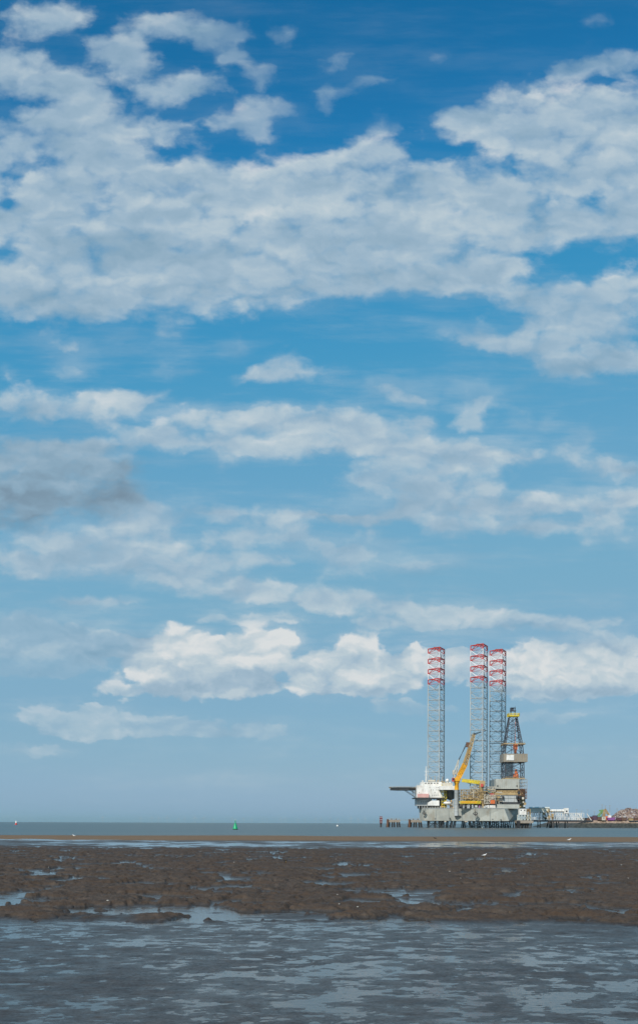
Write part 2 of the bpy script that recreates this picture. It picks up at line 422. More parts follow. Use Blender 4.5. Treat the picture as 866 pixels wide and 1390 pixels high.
        b_ = n_.new('ShaderNodeMath'); b_.operation = 'SUBTRACT'; b_.inputs[0].default_value = 1; l_.new(a_.outputs[0], b_.inputs[1])
        w_ = n_.new('ShaderNodeMath'); w_.operation = 'MAXIMUM'; w_.inputs[1].default_value = 0; l_.new(b_.outputs[0], w_.inputs[0])
        ad = n_.new('ShaderNodeMix'); ad.data_type = 'RGBA'; ad.inputs[6].default_value = (0,0,0,1); l_.new(w_.outputs[0], ad.inputs[0]); l_.new(mx.outputs[2], ad.inputs[7])
        l_.new(ad.outputs[2], go.inputs[0]); return g
    bands = [band(i_) for i_ in range(NR)]
    G = bpy.data.node_groups.new('cloud_map', 'ShaderNodeTree')
    for nm in ('left', 'right', 'side', 'row'): G.interface.new_socket(nm, in_out='INPUT', socket_type='NodeSocketFloat')
    G.interface.new_socket('sum', in_out='OUTPUT', socket_type='NodeSocketColor')
    gi = G.nodes.new('NodeGroupInput'); go = G.nodes.new('NodeGroupOutput')
    def tree(lo, hi):
        if hi-lo == 1:
            nd = G.nodes.new('ShaderNodeGroup'); nd.node_tree = bands[lo]
            for k in range(4): G.links.new(gi.outputs[k], nd.inputs[k])
            return nd.outputs[0]
        mid = (lo+hi)//2; a_ = tree(lo, mid); b_ = tree(mid, hi)
        ad = G.nodes.new('ShaderNodeMix'); ad.data_type = 'RGBA'; ad.blend_type = 'ADD'; ad.inputs[0].default_value = 1
        G.links.new(a_, ad.inputs[6]); G.links.new(b_, ad.inputs[7]); return ad.outputs[2]
    G.links.new(tree(0, NR), go.inputs[0])
    nd = N.new('ShaderNodeGroup'); nd.node_tree = G
    for k, x in enumerate((fl, fr, sel, ry)): L.new(x, nd.inputs[k])
    acc = nd.outputs[0]
    s3 = N.new('ShaderNodeSeparateColor'); L.new(acc, s3.inputs[0])
    cover, bright, opac = s3.outputs
    nA = noise(1/75, 1/48, 10, .58, 0.).outputs[0]       # billows
    nB = noise(1/22, 1/15, 6, .6, 9.).outputs[0]
    wv = N.new('ShaderNodeVectorMath'); wv.operation = 'MULTIPLY_ADD'; L.new(vm.outputs[0], wv.inputs[0]); wv.inputs[1].default_value = (70,36,0); L.new(cmb.outputs[0], wv.inputs[2])
    def puffs(sx_, sy_, off):
        mp = N.new('ShaderNodeMapping'); mp.inputs['Scale'].default_value = (sx_, sy_, 1); mp.inputs['Location'].default_value = (off, off, off)
        L.new(wv.outputs[0], mp.inputs[0]); v_ = N.new('ShaderNodeTexVoronoi'); v_.voronoi_dimensions = '2D'; v_.feature = 'SMOOTH_F1'; v_.inputs['Scale'].default_value = 1; v_.inputs['Smoothness'].default_value = .35
        L.new(mp.outputs[0], v_.inputs[0]); return v_.outputs['Distance']
    pf = mth('ADD', mth('MULTIPLY', mth('SUBTRACT', .42, puffs(1/46, 1/27, .3)), .75), mth('MULTIPLY', mth('SUBTRACT', .42, puffs(1/19, 1/12, 5.3)), .30))
    low = mr(py, 800, 880)
    nn0 = mth('ADD', mth('MULTIPLY', mth('SUBTRACT', nA, .5), 1.25), mth('MULTIPLY', mth('SUBTRACT', nB, .5), .45))
    nn = mth('ADD', nn0, mth('MULTIPLY', pf, mth('MULTIPLY_ADD', low, .40, .55)))
    dens = mth('ADD', cover, mth('MULTIPLY', nn, mth('MULTIPLY_ADD', low, -.25, 1.12)))
    alpha = mr(dens, mth('MULTIPLY_ADD', low, .16, .12), mth('MULTIPLY_ADD', low, -.46, 1.08))
    veil = mth('MULTIPLY', mr(mth('ADD', noise(1/260, 1/40, 7, .65, 21.).outputs[0], mth('MULTIPLY', cover, .25)), .44, .76), mth('MULTIPLY', mr(py, 200, 620, .08, .35), mr(py, 860, 960, 1., .45)))
    alpha = mth('MAXIMUM', mth('MULTIPLY', alpha, opac), veil)
    # self shading: difference of the density noise towards the light (up-left), at two sizes
    def relief(sx_, sy_, det, off, dx, dy):
        vo = N.new('ShaderNodeVectorMath'); vo.operation = 'ADD'; L.new(wv.outputs[0], vo.inputs[0]); vo.inputs[1].default_value = (dx, dy, 0)
        return mth('SUBTRACT', noise(sx_, sy_, det, .5, off, wv.outputs[0]).outputs[0], noise(sx_, sy_, det, .5, off, vo.outputs[0]).outputs[0])
    lit = mth('ADD', mth('MULTIPLY', relief(1/140, 1/70, 2, 5., -14, -20), .85), mth('MULTIPLY', relief(1/52, 1/32, 3, 15., -6, -9), mth('MULTIPLY_ADD', low, .5, .45)))
    nC = noise(1/230, 1/75, 5, .62, 40., wv.outputs[0]).outputs[0]
    bb = mth('ADD', mth('ADD', mth('ADD', bright, mth('MULTIPLY_ADD', pf, .24, .03)), lit), mth('MULTIPLY', mth('SUBTRACT', nC, .5), .75))
    bb = mth('ADD', bb, mth('MULTIPLY_ADD', low, .10, -.01))
    bb = mth('SUBTRACT', bb, mth('MULTIPLY', mr(dens, .75, 1.5), .10), clamp=True)
    cr = N.new('ShaderNodeValToRGB'); L.new(bb, cr.inputs[0]); e = cr.color_ramp.elements
    e[0].position = 0; e[0].color = (.17,.25,.33,1)
    e[1].position = 1; e[1].color = (.70,.73,.74,1)
    k = e.new(.33); k.color = (.25,.39,.51,1); k = e.new(.6); k.color = (.36,.49,.60,1); k = e.new(.8); k.color = (.50,.60,.66,1)
    sc_ = N.new('ShaderNodeVectorMath'); sc_.operation = 'SCALE'; L.new(cr.outputs[0], sc_.inputs[0]); sc_.inputs[3].default_value = CLOUD_GAIN/SKY_STR
    pre = N.new('ShaderNodeVectorMath'); pre.operation = 'SCALE'; L.new(sky.outputs[0], pre.inputs[0]); pre.inputs[3].default_value = .088
    cu = N.new('ShaderNodeRGBCurve'); L.new(pre.outputs[0], cu.inputs[1]); cm = cu.mapping; cm.use_clip = False
    for ci, pts in enumerate((((0,0),(.04,.003),(.075,.009),(.11,.045),(.18,.155),(.45,.25),(1,.45)), ((0,0),(.07,.06),(.127,.141),(.182,.28),(.29,.385),(.52,.425),(1,.55)), ((0,0),(.14,.16),(.233,.342),(.315,.52),(.45,.575),(.6,.58),(1,.7)))):
        c = cm.curves[ci]
        for k, (x, y) in enumerate(pts):
            if k == 0: c.points[0].location = (x, y)
            elif k == len(pts)-1: c.points[-1].location = (x, y)
            else: c.points.new(x, y)
    cm.update()
    hs = N.new('ShaderNodeVectorMath'); hs.operation = 'SCALE'; L.new(cu.outputs[0], hs.inputs[0]); hs.inputs[3].default_value = 1/SKY_STR
    fin = N.new('ShaderNodeMix'); fin.data_type = 'RGBA'; L.new(alpha, fin.inputs[0]); L.new(hs.outputs[0], fin.inputs[6]); L.new(sc_.outputs[0], fin.inputs[7])
    L.new(fin.outputs[2], bg.inputs[0])
CLOUD_GAIN = 1.0
CLOUDS = [
 # top left
 (60,28,62,24,.85,.62),(215,36,62,18,.8,.6),(150,66,38,17,.75,.58),(180,88,34,24,.8,.6),(222,126,50,19,.85,.62),(272,114,36,14,.75,.6),(280,48,20,14,.5,.6),
 (20,98,60,34,.9,.66),(90,118,60,28,.9,.64),(110,168,115,34,.92,.62),(205,180,56,16,.9,.62),(60,215,120,35,.92,.62),(150,235,85,40,.92,.6),
 (30,138,30,6,-.7,0),(12,235,12,12,-.7,0),(57,214,12,8,-.8,0),(140,262,9,8,-.7,0),(3,281,8,8,-.8,0),
 (310,72,18,13,.6,.6),(350,100,15,11,.45,.6),(318,40,14,7,.4,.6),(375,48,14,8,.5,.6),(342,150,20,20,.65,.6),(315,166,40,14,.7,.6),(352,186,13,12,.6,.6),(385,150,14,10,.35,.6),
 (455,85,18,8,.5,.55),(500,108,12,6,.4,.55),(460,118,16,5,.3,.55),(435,132,12,9,.5,.55),(512,168,24,10,.45,.55),(585,80,14,5,.25,.55),(802,28,10,5,.3,.5),
 # upper right
 (790,92,52,12,.55,.5),(840,80,40,13,.65,.52),(635,162,68,20,.85,.66),(745,140,90,34,.92,.66),(835,150,75,46,.92,.66),(700,190,95,34,.92,.62),(810,215,90,45,.92,.6),
 (618,206,42,9,-.9,0),(822,105,14,8,-.6,0),(697,226,8,9,-.7,0),(745,270,14,8,-.5,0),(796,276,14,8,-.55,0),
 (505,202,42,17,.9,.68),(500,228,10,8,-.5,0),
 # the long bank
 (100,300,185,75,.95,.62),(300,305,190,78,.95,.6),(480,295,160,80,.95,.66),(610,290,130,75,.95,.62),(90,395,180,44,.95,.62),(300,385,180,42,.95,.56),(480,365,170,38,.95,.58),(640,368,100,38,.93,.62),
 (420,232,110,22,.93,.66),(280,240,60,22,.9,.64),(45,270,85,50,.93,.6),(330,213,40,8,-.9,0),(220,212,18,9,-.7,0),(7,345,12,10,-.6,0),
 (700,290,70,60,.93,.68),(790,300,110,32,.93,.64),(835,250,80,50,.92,.6),(770,346,85,13,-1,0),(718,375,16,12,-.5,0),(765,378,24,8,-.4,0),
 (750,400,85,22,.88,.62),(845,392,45,32,.9,.62),(780,440,100,24,.88,.62),(652,462,46,10,.85,.64),(735,470,80,18,.88,.62),(810,482,80,22,.88,.62),(765,502,45,12,.7,.6),(620,442,50,6,.35,.6),
 # mid
 (95,478,22,10,.8,.68),(95,508,24,5,.45,.6),(60,465,14,6,.35,.6),(222,500,9,5,.5,.62),(246,503,18,4,.3,.6),(163,455,15,5,.5,.62),(226,453,16,6,.6,.62),(315,472,9,8,.35,.6),
 (345,508,16,8,.8,.68),(386,500,34,12,.85,.7),(524,524,20,9,.7,.65),(560,541,24,8,.75,.66),(505,528,9,6,.4,.6),(655,538,14,6,.6,.62),(632,530,16,5,.35,.6),(440,510,30,4,.3,.6),
 (35,551,52,24,.92,.66),(145,553,60,23,.92,.68),(195,540,22,8,.5,.62),(5,510,6,5,.5,.6),
 (92,612,62,24,1,.44),(60,650,105,42,1,.28),(135,680,70,24,1,.18),(20,690,70,30,1,.18),(165,636,26,16,.6,.34),(25,622,55,26,1,.40),(110,655,70,34,1,.26),
 (165,598,34,13,.8,.66),(220,596,36,21,.88,.68),(275,567,58,17,.88,.68),(350,565,75,20,.92,.7),(440,577,80,28,.93,.72),(400,605,50,20,.8,.68),(320,602,62,17,.88,.68),(365,616,60,12,.6,.66),(298,629,20,4,.5,.6),
 (500,595,75,24,.93,.7),(600,612,95,20,.93,.68),(680,620,60,12,.85,.66),(560,573,26,9,.7,.66),(638,566,16,12,.7,.66),(570,640,90,15,.75,.62),(775,610,12,9,.75,.66),(812,628,36,13,.88,.68),(852,634,20,8,.7,.66),(640,642,40,10,.7,.62),(745,567,14,5,.4,.6),(705,565,12,6,.4,.6),(790,585,10,6,.4,.6),
 (700,684,120,17,.92,.66),(825,678,80,20,.92,.66),(600,678,80,24,.9,.62),(620,708,60,16,.85,.6),(730,714,70,9,.85,.66),(820,708,30,11,.6,.62),(808,735,16,4,.55,.6),(855,725,20,7,.5,.6),(480,704,60,10,.78,.66),(540,700,55,11,.8,.66),(520,655,60,16,.6,.62),(440,698,55,9,.6,.62),
 (130,748,140,30,.74,.66),(60,772,90,16,.7,.68),(180,728,90,22,.72,.66),(250,770,110,16,.72,.66),(300,700,30,11,.75,.68),(320,735,55,13,.6,.66),(375,708,55,10,.72,.68),(240,694,80,11,.5,.62),(390,732,50,12,.6,.66),(365,762,32,7,.6,.66),(470,750,55,18,.6,.66),(470,777,40,6,.5,.66),(560,765,55,9,.5,.66),(520,728,40,6,.5,.66),
 (28,748,26,8,-.6,0),(185,727,20,5,-.5,0),
 (330,797,110,11,.72,.68),(420,812,130,12,.75,.68),(560,830,140,13,.66,.66),(700,845,160,11,.6,.62),(240,795,80,8,.6,.64),(130,818,62,9,.6,.66),(345,840,80,7,.45,.64),(560,852,90,5,.4,.6),(810,870,70,8,.35,.6),
 # cumulus above the horizon
 (40,862,95,26,.58,.56),(130,876,52,18,.66,.5),(190,868,32,11,.5,.44),(60,900,90,20,.35,.5),
 (238,880,46,26,1,.86),(290,900,90,32,1,.70),(355,882,46,25,1,.86),(205,902,38,18,.95,.82),(163,935,26,10,.75,.72),(310,925,88,18,.95,.48),(240,860,20,9,1,.92),(342,863,18,9,1,.92),(385,872,16,12,1,.85),(230,935,40,12,.7,.5),
 (485,882,26,18,1,.88),(430,912,50,20,.98,.82),(485,915,95,26,.98,.62),(555,900,55,22,.95,.70),(395,936,26,9,.85,.78),(500,935,60,9,.8,.5),
 (640,902,60,20,.7,.55),(735,905,70,26,1,.82),(825,905,70,28,1,.84),(790,915,80,20,1,.72),(728,884,16,9,.9,.84),(816,886,14,6,.85,.8),(760,935,110,14,.75,.46),
 (58,975,30,14,.42,.64),(130,970,42,12,.45,.62),(165,985,100,12,.5,.6),(290,922,85,26,1,.62),(245,905,52,32,1,.74),(480,922,88,22,.97,.64),(105,945,75,9,-.8,0),(386,925,9,18,-.6,0),(60,935,60,14,-.5,0),(240,992,85,10,.5,.56),(335,992,60,10,.4,.54),(150,998,110,8,.5,.5),(735,975,60,10,.35,.56),(560,960,60,8,.25,.5),(60,1022,60,6,.3,.56),
]
CLOUDS = [(a, b, c, d, min(1, e+.12) if 680 < b < 850 and 0 < e < .85 else e, f) for a, b, c, d, e, f in CLOUDS]
build_sky()
w.cycles.sampling_method = 'MANUAL'; w.cycles.sample_map_resolution = 256

sun = bpy.data.objects.new('sun', bpy.data.lights.new('sun', 'SUN')); col.objects.link(sun)
sun.data.energy = 3.9; sun.data.angle = math.radians(.5); sun.data.color = (1, .95, .87)
sun.rotation_euler = SUN_VEC.to_track_quat('Z', 'Y').to_euler()
sun.location = (-200, -100, 300)

# ------------------------------------------------------------------ haze
hm = bpy.data.materials.new('haze'); hm.use_nodes = True; t = hm.node_tree; t.nodes.clear()
ho = t.nodes.new('ShaderNodeOutputMaterial'); pv = t.nodes.new('ShaderNodeVolumePrincipled')
pv.inputs['Color'].default_value = (.62,.85,.90,1); pv.inputs['Density'].default_value = 1.6e-5; pv.inputs['Anisotropy'].default_value = 0.15
t.links.new(pv.outputs[0], ho.inputs['Volume'])
HAZE = True
if HAZE:
    hz = MB().box(-50000, 50000, -200, 64000, -5.0, 190).build('haze', hm); tag(hz, kind='stuff')

# ================================================================== the jack-up rig
rig = empty('drilling_rig', (W(640,1118,795).x, 795, 0))
tag(rig, 'jack-up drilling rig with three tall red and white topped lattice legs beside the jetty', 'drilling rig')
def XY(px, Y): return (W(px, 1117, Y).x, Y)
# hull
top = [XY(568.5,800), XY(574,792), XY(640,773), XY(684,768), XY(703.5,800), XY(700,838), XY(660,842), XY(569,822)]
bot = [XY(569.5,801), XY(575,793), XY(640,775), XY(690.5,767.6), XY(701.5,819), XY(700,837), XY(660,841), XY(570,821)]
zb = W(640,1114.3,785).z; zt = W(640,1097.6,785).z
hull = MB().prism(top, zb, zt, bot).build('hull', M['hull'], rig)
mb = MB()                                                     # rubbing strake, draught panels and plate seams, all proud of the side
def side_pt(f):                                               # a point on the near side, f from bow (0) to stern (1)
    a, b, c = Vector(top[1]), Vector(top[2]), Vector(top[3])
    f1 = (b-a).length/((b-a).length+(c-b).length)
    return a.lerp(b, f/f1) if f < f1 else b.lerp(c, (f-f1)/(1-f1))
for k in range(1, 6):
    p = side_pt(k/6); mb.box(p.x-.04, p.x+.04, p.y-.06, p.y+.2, zb+.8, zt-.2)
mb.build('plate_seams', M['grey'], hull)
mb = MB()
for k in range(40):
    p = side_pt(k/40); q = side_pt((k+1)/40); mb.bar((p.x,p.y-.1,zt+.15), (q.x,q.y-.1,zt+.15), .3)
mb.build('deck_edge', M['palegrey'], hull)
mb = MB()
for k in range(60):
    p = side_pt(k/60); q = side_pt((k+1)/60)
    mb.bar((p.x,p.y,zt+.2), (p.x,p.y,zt+1.3), .07)
    for h in (.7, 1.25): mb.bar((p.x,p.y,zt+h), (q.x,q.y,zt+h), .06)
mb.build('guard_rail', M['cream'], rig)
# anchors hung on the hull side
for (px, py, Yd, sz) in ((575.5,1103.2,790,1.0),(645,1104,770,1.15)):
    c = W(px, py, Yd); mb = MB()
    mb.bar(c+Vector((0,-.3,1.6*sz)), c+Vector((0,-.3,-1.4*sz)), .45*sz)
    for sgn in (-1, 1):
        mb.bar(c+Vector((0,-.3,-1.3*sz)), c+Vector((1.4*sgn*sz,-.3,-.1*sz)), .5*sz)
        mb.bar(c+Vector((1.4*sgn*sz,-.3,-.1*sz)), c+Vector((.75*sgn*sz,-.3,.3*sz)), .35*sz)
    mb.bar(c+Vector((-.9*sz,-.3,.55*sz)), c+Vector((.9*sz,-.3,.55*sz)), .3*sz)
    mb.bar(c+Vector((0,-.3,1.6*sz)), c+Vector((0,-.3,4.2*sz)), .12)
    mb.build('anchor', M['dark'], rig)
for (px, py) in ((590,1111),(668,1111.5),(679,1112),(610,1110)):
    mb = MB(); mb.sbox(px, py, px+1.2, py+1.2, 767 if px > 640 else 781, 1.5); mb.build('sea_chest', M['dark'], hull)

# legs ----------------------------------------------------------------
BAY = 7.53; R = 7.0; NB = 18; ZT = 0.0
TH = [math.radians(a) for a in (157, 37, -83)]
CH = [Vector((R*math.cos(a), R*math.sin(a), 0)) for a in TH]
def make_leg(top_z, base):
    leg = empty('leg', Vector(base) - origin_of(rig)); leg.parent = rig
    o0 = Vector(base)
    def P(c, z): return o0 + c + Vector((0,0,z - o0.z))
    red = [MB() for _ in range(4)]; white = MB(); steel = MB()
    chord = [MB() for _ in range(3)]; chw = MB()
    for b in range(NB):
        z1 = top_z - b*BAY; zm = z1 - .45*BAY; z0 = z1 - BAY
        up = red[b] if b < 4 else steel; dn = white if b < 3 else steel
        rt = .27 if b < 4 else .16
        for k in range(3):
            A = CH[k]; B = CH[(k+1) % 3]; Mid = (A+B)/2
            up.tube(P(A,z1), P(B,z1), rt+.05)
            for E in (A, B):
                up.tube(P(Mid,z1), P(E,zm), rt-.04)
                dn.tube(P(E,zm), P(Mid,z0), rt-.02)
        # inner triangle
            C_ = (CH[(k+1) % 3]+CH[(k+2) % 3])/2
            up.tube(P(Mid,z1), P(C_,z1), .12)
            (red[b] if b < 4 else steel).tube(P(A,zm), P(B,zm), .11)
            dn.tube(P(A,zm), P(Mid,z1-.72*BAY), .09); dn.tube(P(A,z0), P((A+Mid)/2,z1-.72*BAY), .09); dn.tube(P(B,z0), P((B+Mid)/2,z1-.72*BAY), .09)
            (up if b < 4 else chord[k]).tube(P(A,z1), P(A,zm), .38, n=8)
            (white if b < 3 else chord[k]).tube(P(A,zm), P(A,z0), .38, n=8)
            if b >= 4: pass
    for i_, r__ in enumerate(red):
        r__.build('red_band', M['red'], leg)
    white.build('white_band', M['legwhite'], leg)
    for c in chord: c.build('chord', M['leggrey'], leg)
    steel.build('bracing', M['leggrey'], leg)
    # ladder box and small platforms hung in the leg
    pl = MB()
    for zz in (top_z-30, top_z-61, top_z-88):
        c = P(CH[1]*.5, zz); pl.box(c.x-1, c.x+1, c.y-1, c.y+1, c.z, c.z+.35)
    c = P(CH[0]*.1, top_z); pl.box(c.x-2.2, c.x+2.8, c.y-1.5, c.y+1.5, c.z+.2, c.z+.9)
    pl.build('inspection_platform', M['rust'], leg)
    return leg
leg0 = make_leg(131.0, (XY(592.6,808)[0], 808, 0))
for px, Yd, tz in ((650.8,785,-2.2+1.0),(676.3,822,.9)):
    l = copy_tree(leg0, rig); l.location = Vector((XY(px, Yd)[0], Yd, tz)) - origin_of(rig)

# jacking houses round the legs
for px, Yd in ((592.6,808),(650.8,785),(676.3,822)):
    x = XY(px, Yd)[0]; mb = MB()
    for a in TH:
        cx, cy = x+R*math.cos(a), Yd+R*math.sin(a)
        mb.box(cx-1.5, cx+1.5, cy-1.5, cy+1.5, zt, zt+8.5)
    mb.box(x-4.2, x+4.2, Yd+2, Yd+4.6, zt, zt+4.5)
    mb.build('jacking_house', M['cream'], rig)

# helideck -------------------------------------------------------------
hd = MB(); a = W(529.5,1072.5,797); b = W(566,1068.8,797)
cx, cy, rr = (a.x+b.x)/2, 805, (b.x-a.x)/2
octa = [(cx+rr*1.08*math.cos(PI/8+k*PI/4)*.93, cy+rr*1.08*math.sin(PI/8+k*PI/4)) for k in range(8)]
hd.prism(octa, b.z-1.9, b.z)
deck = hd.build('helideck', M['dark'], rig)
mb = MB()
for k in range(8):
    p, q_ = octa[k], octa[(k+1) % 8]
    for j in range(5):
        u = j/5; p1 = Vector((p[0]+(q_[0]-p[0])*u, p[1]+(q_[1]-p[1])*u, b.z-.6)); mb.bar(p1, p1+Vector(((p1.x-cx)*.11,(p1.y-cy)*.11,.9)), .12)
    s_ = 1.1
    mb.bar((cx+(p[0]-cx)*s_, cy+(p[1]-cy)*s_, b.z+.3), (cx+(q_[0]-cx)*s_, cy+(q_[1]-cy)*s_, b.z+.3), .22)
mb.build('safety_net', M['tan'], deck)
mb = MB()
for yy in (-6, 0, 6):
    e = W(566,1084,800); z_ = b.z-1.9; x0 = cx+rr*.15
    mb.bar((x0,cy+yy,z_),(e.x+1,cy+yy,e.z),.22); mb.bar((cx+rr*.6,cy+yy,z_),(e.x+1,cy+yy,e.z+3),.2); mb.bar((e.x-2.5,cy+yy,z_),(e.x-2.5,cy+yy,e.z+2.6),.2)
for h in (1.4,3.6): mb.bar((e.x-2.5,cy-6,b.z-1.9-h),(e.x-2.5,cy+6,b.z-1.9-h),.2)
mb.build('support_truss', M['grey'], deck)

# accommodation ---------------------------------------------------------
acc = empty('accommodation_block', Vector((XY(588,800)[0],800,zt)) - origin_of(rig)); acc.parent = rig
up1 = MB().sbox(565.6,1066.2,599,1082.6,791,16).build('upper_storeys', M['white'], acc)
MB().sbox(571.5,1061.6,599.5,1066.1,793,12).build('bridge_deck', M['white'], acc)
MB().sbox(581,1058.6,590,1060.9,796,6).build('roof_house', M['cream'], acc)
MB().sbox(565.5,1084.0,586,1093.6,793,16).build('lower_storeys', M['palegrey'], acc)
mb = MB(); mb.sbox(562,1082.7,603,1083.9,788.5,19); mb.build('walkway', M['dark'], acc)
mb = MB(); a_ = W(580.5,1093.5,788); b_ = W(596,1093.5,788); zt2 = W(580,1086.6,788).z
mb.prism([(a_.x,788),(b_.x,788),(b_.x,794),(a_.x,794)], a_.z, zt2-1.6)
mb._add([(a_.x,788,zt2-1.59),(b_.x,788,zt2-1.59),(b_.x,794,zt2-1.59),(a_.x,794,zt2-1.59),(a_.x+2.8,788.2,zt2),(b_.x,788.2,zt2),(b_.x,793.8,zt2),(a_.x+2.8,793.8,zt2)], [(0,1,5,4),(1,2,6,5),(2,3,7,6),(3,0,4,7),(4,5,6,7)])
mb.build('white_deckhouse', M['white'], acc)
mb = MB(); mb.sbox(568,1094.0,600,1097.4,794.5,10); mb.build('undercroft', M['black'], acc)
mb = MB()
for k in range(9): mb.sbox(568.5+k*3.6,1094.0,569.1+k*3.6,1097.5,789.2,.3)
mb.build('stanchions', M['palegrey'], acc)
mb = MB(); mb.sbox(566.5,1077.5,582,1082.5,789.3,1.2); mb.build('faded_panel', M['pink'], acc)
for ry_, n0, n1 in ((1068.4,568.5,597),(1071.9,568.5,597),(1075.4,568.5,597),(1079,584,597)):
    x = n0
    while x < n1:
        if random.random() < .42: MB().sbox(x, ry_, x+.8, ry_+.8, 790.9, .2).build('window', M['glass'], up1)
        x += 2.35
for k in range(5): MB().sbox(576.5+k*4,1062.6,578.6+k*4,1063.7,792.9,.2).build('window', M['glass'], acc)
for k in range(4): MB().sbox(571+k*3,1088,572+k*3,1089,792.9,.2).build('window', M['glass'], acc)
mb = MB()
for px0, px1, py, Yd in ((566,603,1083,788.4),(565.6,599,1066.2,790.9),(571.5,599.5,1061.6,792.9)):
    a = W(px0,py,Yd); b = W(px1,py,Yd); n = int((b.x-a.x)/1.5)
    for h in (.55,1.1): mb.bar((a.x,Yd,a.z+h),(b.x,Yd,a.z+h),.07)
    for k in range(n+1): mb.bar((a.x+k*(b.x-a.x)/n,Yd,a.z),(a.x+k*(b.x-a.x)/n,Yd,a.z+1.1),.06)
mb.build('railing', M['cream'], acc)
# stair tower, ducts and vents between house and crane
mb = MB()
for k, py in enumerate((1066,1070.3,1074.6,1079,1083.4,1087.7,1092)):
    a = W(599.5,py,789); mb.box(a.x, a.x+3.4, 789, 791.5, a.z-.15, a.z+.15)
    b = W(599.5 if k % 2 else 606, py+4.3, 789); c = W(606 if k % 2 else 599.5, py, 789); mb.bar((b.x,790,b.z),(c.x,790,c.z),.35)
for px in (599.5,603,606): a = W(px,1065,789); b = W(px,1097,789); mb.bar((a.x,790,a.z),(b.x,790,b.z),.3)
mb.build('stair_tower', M['lemon'], acc)
for px, py, r_ in ((607,1059.5,1.35),(573.5,1060.5,.55),(610.5,1062.5,.7)):
    c = W(px,py,796); mb = MB(); mb.ball(c, r_, r_, r_, 12, 8); mb.tube(c-Vector((0,0,r_+1.6)), c-Vector((0,0,r_*.8)), r_*.5)
    mb.build('radome', M['white'], acc)
mb = MB(); a = W(578,1061,797); b = W(578,1040,797); mb.tube(a,b,.45,.25); 
for py in (1047,1052): c = W(578,py,797); mb.bar(c-Vector((1.4,0,0)),c+Vector((1.4,0,0)),.18); mb.bar(c+Vector((1.2,0,0)),c+Vector((1.2,0,1.6)),.12)
mb.build('radio_mast', M['white'], acc)
for px, py, h in ((585,1061,3),(590,1061,4.5),(594,1061,2.5),(600,1062,4),(603,1063,2.2),(599,1063,1.6)):
    c = W(px,py,797); mb = MB(); mb.tube(c,c+Vector((0,0,h)),.22,.12); mb.box(c.x-.6,c.x+.6,796.4,797.6,c.z,c.z+.9); mb.build('vent_pipe', M['tan'], acc)
# white cantilevered deck box + dark drum + crane base
mb = MB(); mb.sbox(596.5,1066.8,617,1072.0,785,14); mb.build('deck_box', M['white'], acc)
mb = MB(); mb.sbox(600,1062.5,614,1066.7,788,8); mb.build('machinery_house', M['cream'], acc)
mb = MB(); c = W(611,1073,795); c2 = W(611,1086,795); mb.lathe((c.x,795,0), [(.8,c2.z),(2.6,c2.z+.8),(3.9,c2.z+2.8),(4.4,c.z-1.5),(4.4,c.z)], 20); mb.build('tank', M['slate'], rig)
mb = MB(); mb.sbox(604,1072.6,606.4,1097,792,3); mb.sbox(611,1086.2,616,1097,790,5); mb.build('bulkhead', M['grey'], rig)
mb = MB()
a = W(598,1088,788)
for k in range(10):
    x = 598+random.random()*18; y = 1087+random.random()*9
    p = W(x,y,788+random.random()*5); q_ = p+Vector((random.uniform(-3,3),random.uniform(-1,1),random.uniform(-1.5,1.5))); mb.tube(p,q_,.28)
mb.build('pipework', M['yellow'], rig)

# main crane ------------------------------------------------------------
cr_ = empty('pedestal_crane', Vector((XY(619.3,779)[0],779,zt)) - origin_of(rig)); cr_.parent = rig
x0 = XY(619.3,779)[0]
def Zp(py, Y=779): return W(619, py, Y).z
mb = MB(); mb.lathe((x0,779,0), [(1.55,Zp(1107.5)),(1.6,Zp(1106)),(1.6,Zp(1073)),(1.9,Zp(1072.3))], 16); mb.build('pedestal', M['palegrey'], cr_)
mb = MB()
for k in range(6): mb.lathe((x0,779,0), [(1.72,Zp(1102-k*5)),(1.72,Zp(1102-k*5)+.2)], 16)
mb.build('pedestal_flange', M['grey'], cr_)
mb = MB(); mb.lathe((x0,779,0), [(1.2,Zp(1108.6)),(1.5,Zp(1107.5))], 14); mb.box(x0-.5,x0+3.0,777.5,780,Zp(1108.4),Zp(1107.2)); mb.build('foot_bracket', M['dark'], cr_)
mb = MB(); mb.lathe((x0,779,0), [(1.55,Zp(1072.2)),(1.45,Zp(1064)),(2.1,Zp(1061.5)),(2.1,Zp(1060.5))], 14)
mb.box(x0-2.2,x0+2.2,776.6,781.4,Zp(1060.4),Zp(1056)); mb.build('slewing_house', M['yellow'], cr_)
mb = MB(); a = W(616,1058,776); mb.box(a.x-1.4,a.x+.2,775.4,777.6,a.z-1.5,a.z+1.1); cab = mb.build('cab', M['red'], cr_)
mb = MB(); mb.box(a.x-1.2,a.x+.0,775.3,775.41,a.z-.4,a.z+.8); mb.build('window', M['glass'], cab)
def lattice(mb, p, q_, w0, w1, n, t, t2):
    """square lattice beam from p to q"""
    p = Vector(p); q_ = Vector(q_); d = (q_-p).normalized(); side = Vector((0,1,0)); up = side.cross(d).normalized()
    pts = []
    for k in range(n+1):
        c = p.lerp(q_, k/n); w_ = w0+(w1-w0)*k/n
        pts.append([c+side*w_*sa/2+up*w_*sb/2 for sa, sb in ((-1,-1),(1,-1),(1,1),(-1,1))])
    for k in range(n):
        for j in range(4):
            mb.bar(pts[k][j], pts[k+1][j], t)
            mb.bar(pts[k][j], pts[k+1][(j+1) % 4] if k % 2 else pts[k][(j+1) % 4].lerp(pts[k+1][(j+1) % 4], 1), t2)
            mb.bar(pts[k][j], pts[k][(j+1) % 4], t2)
            if k % 2: mb.bar(pts[k][(j+1) % 4], pts[k+1][j], t2)
    return mb
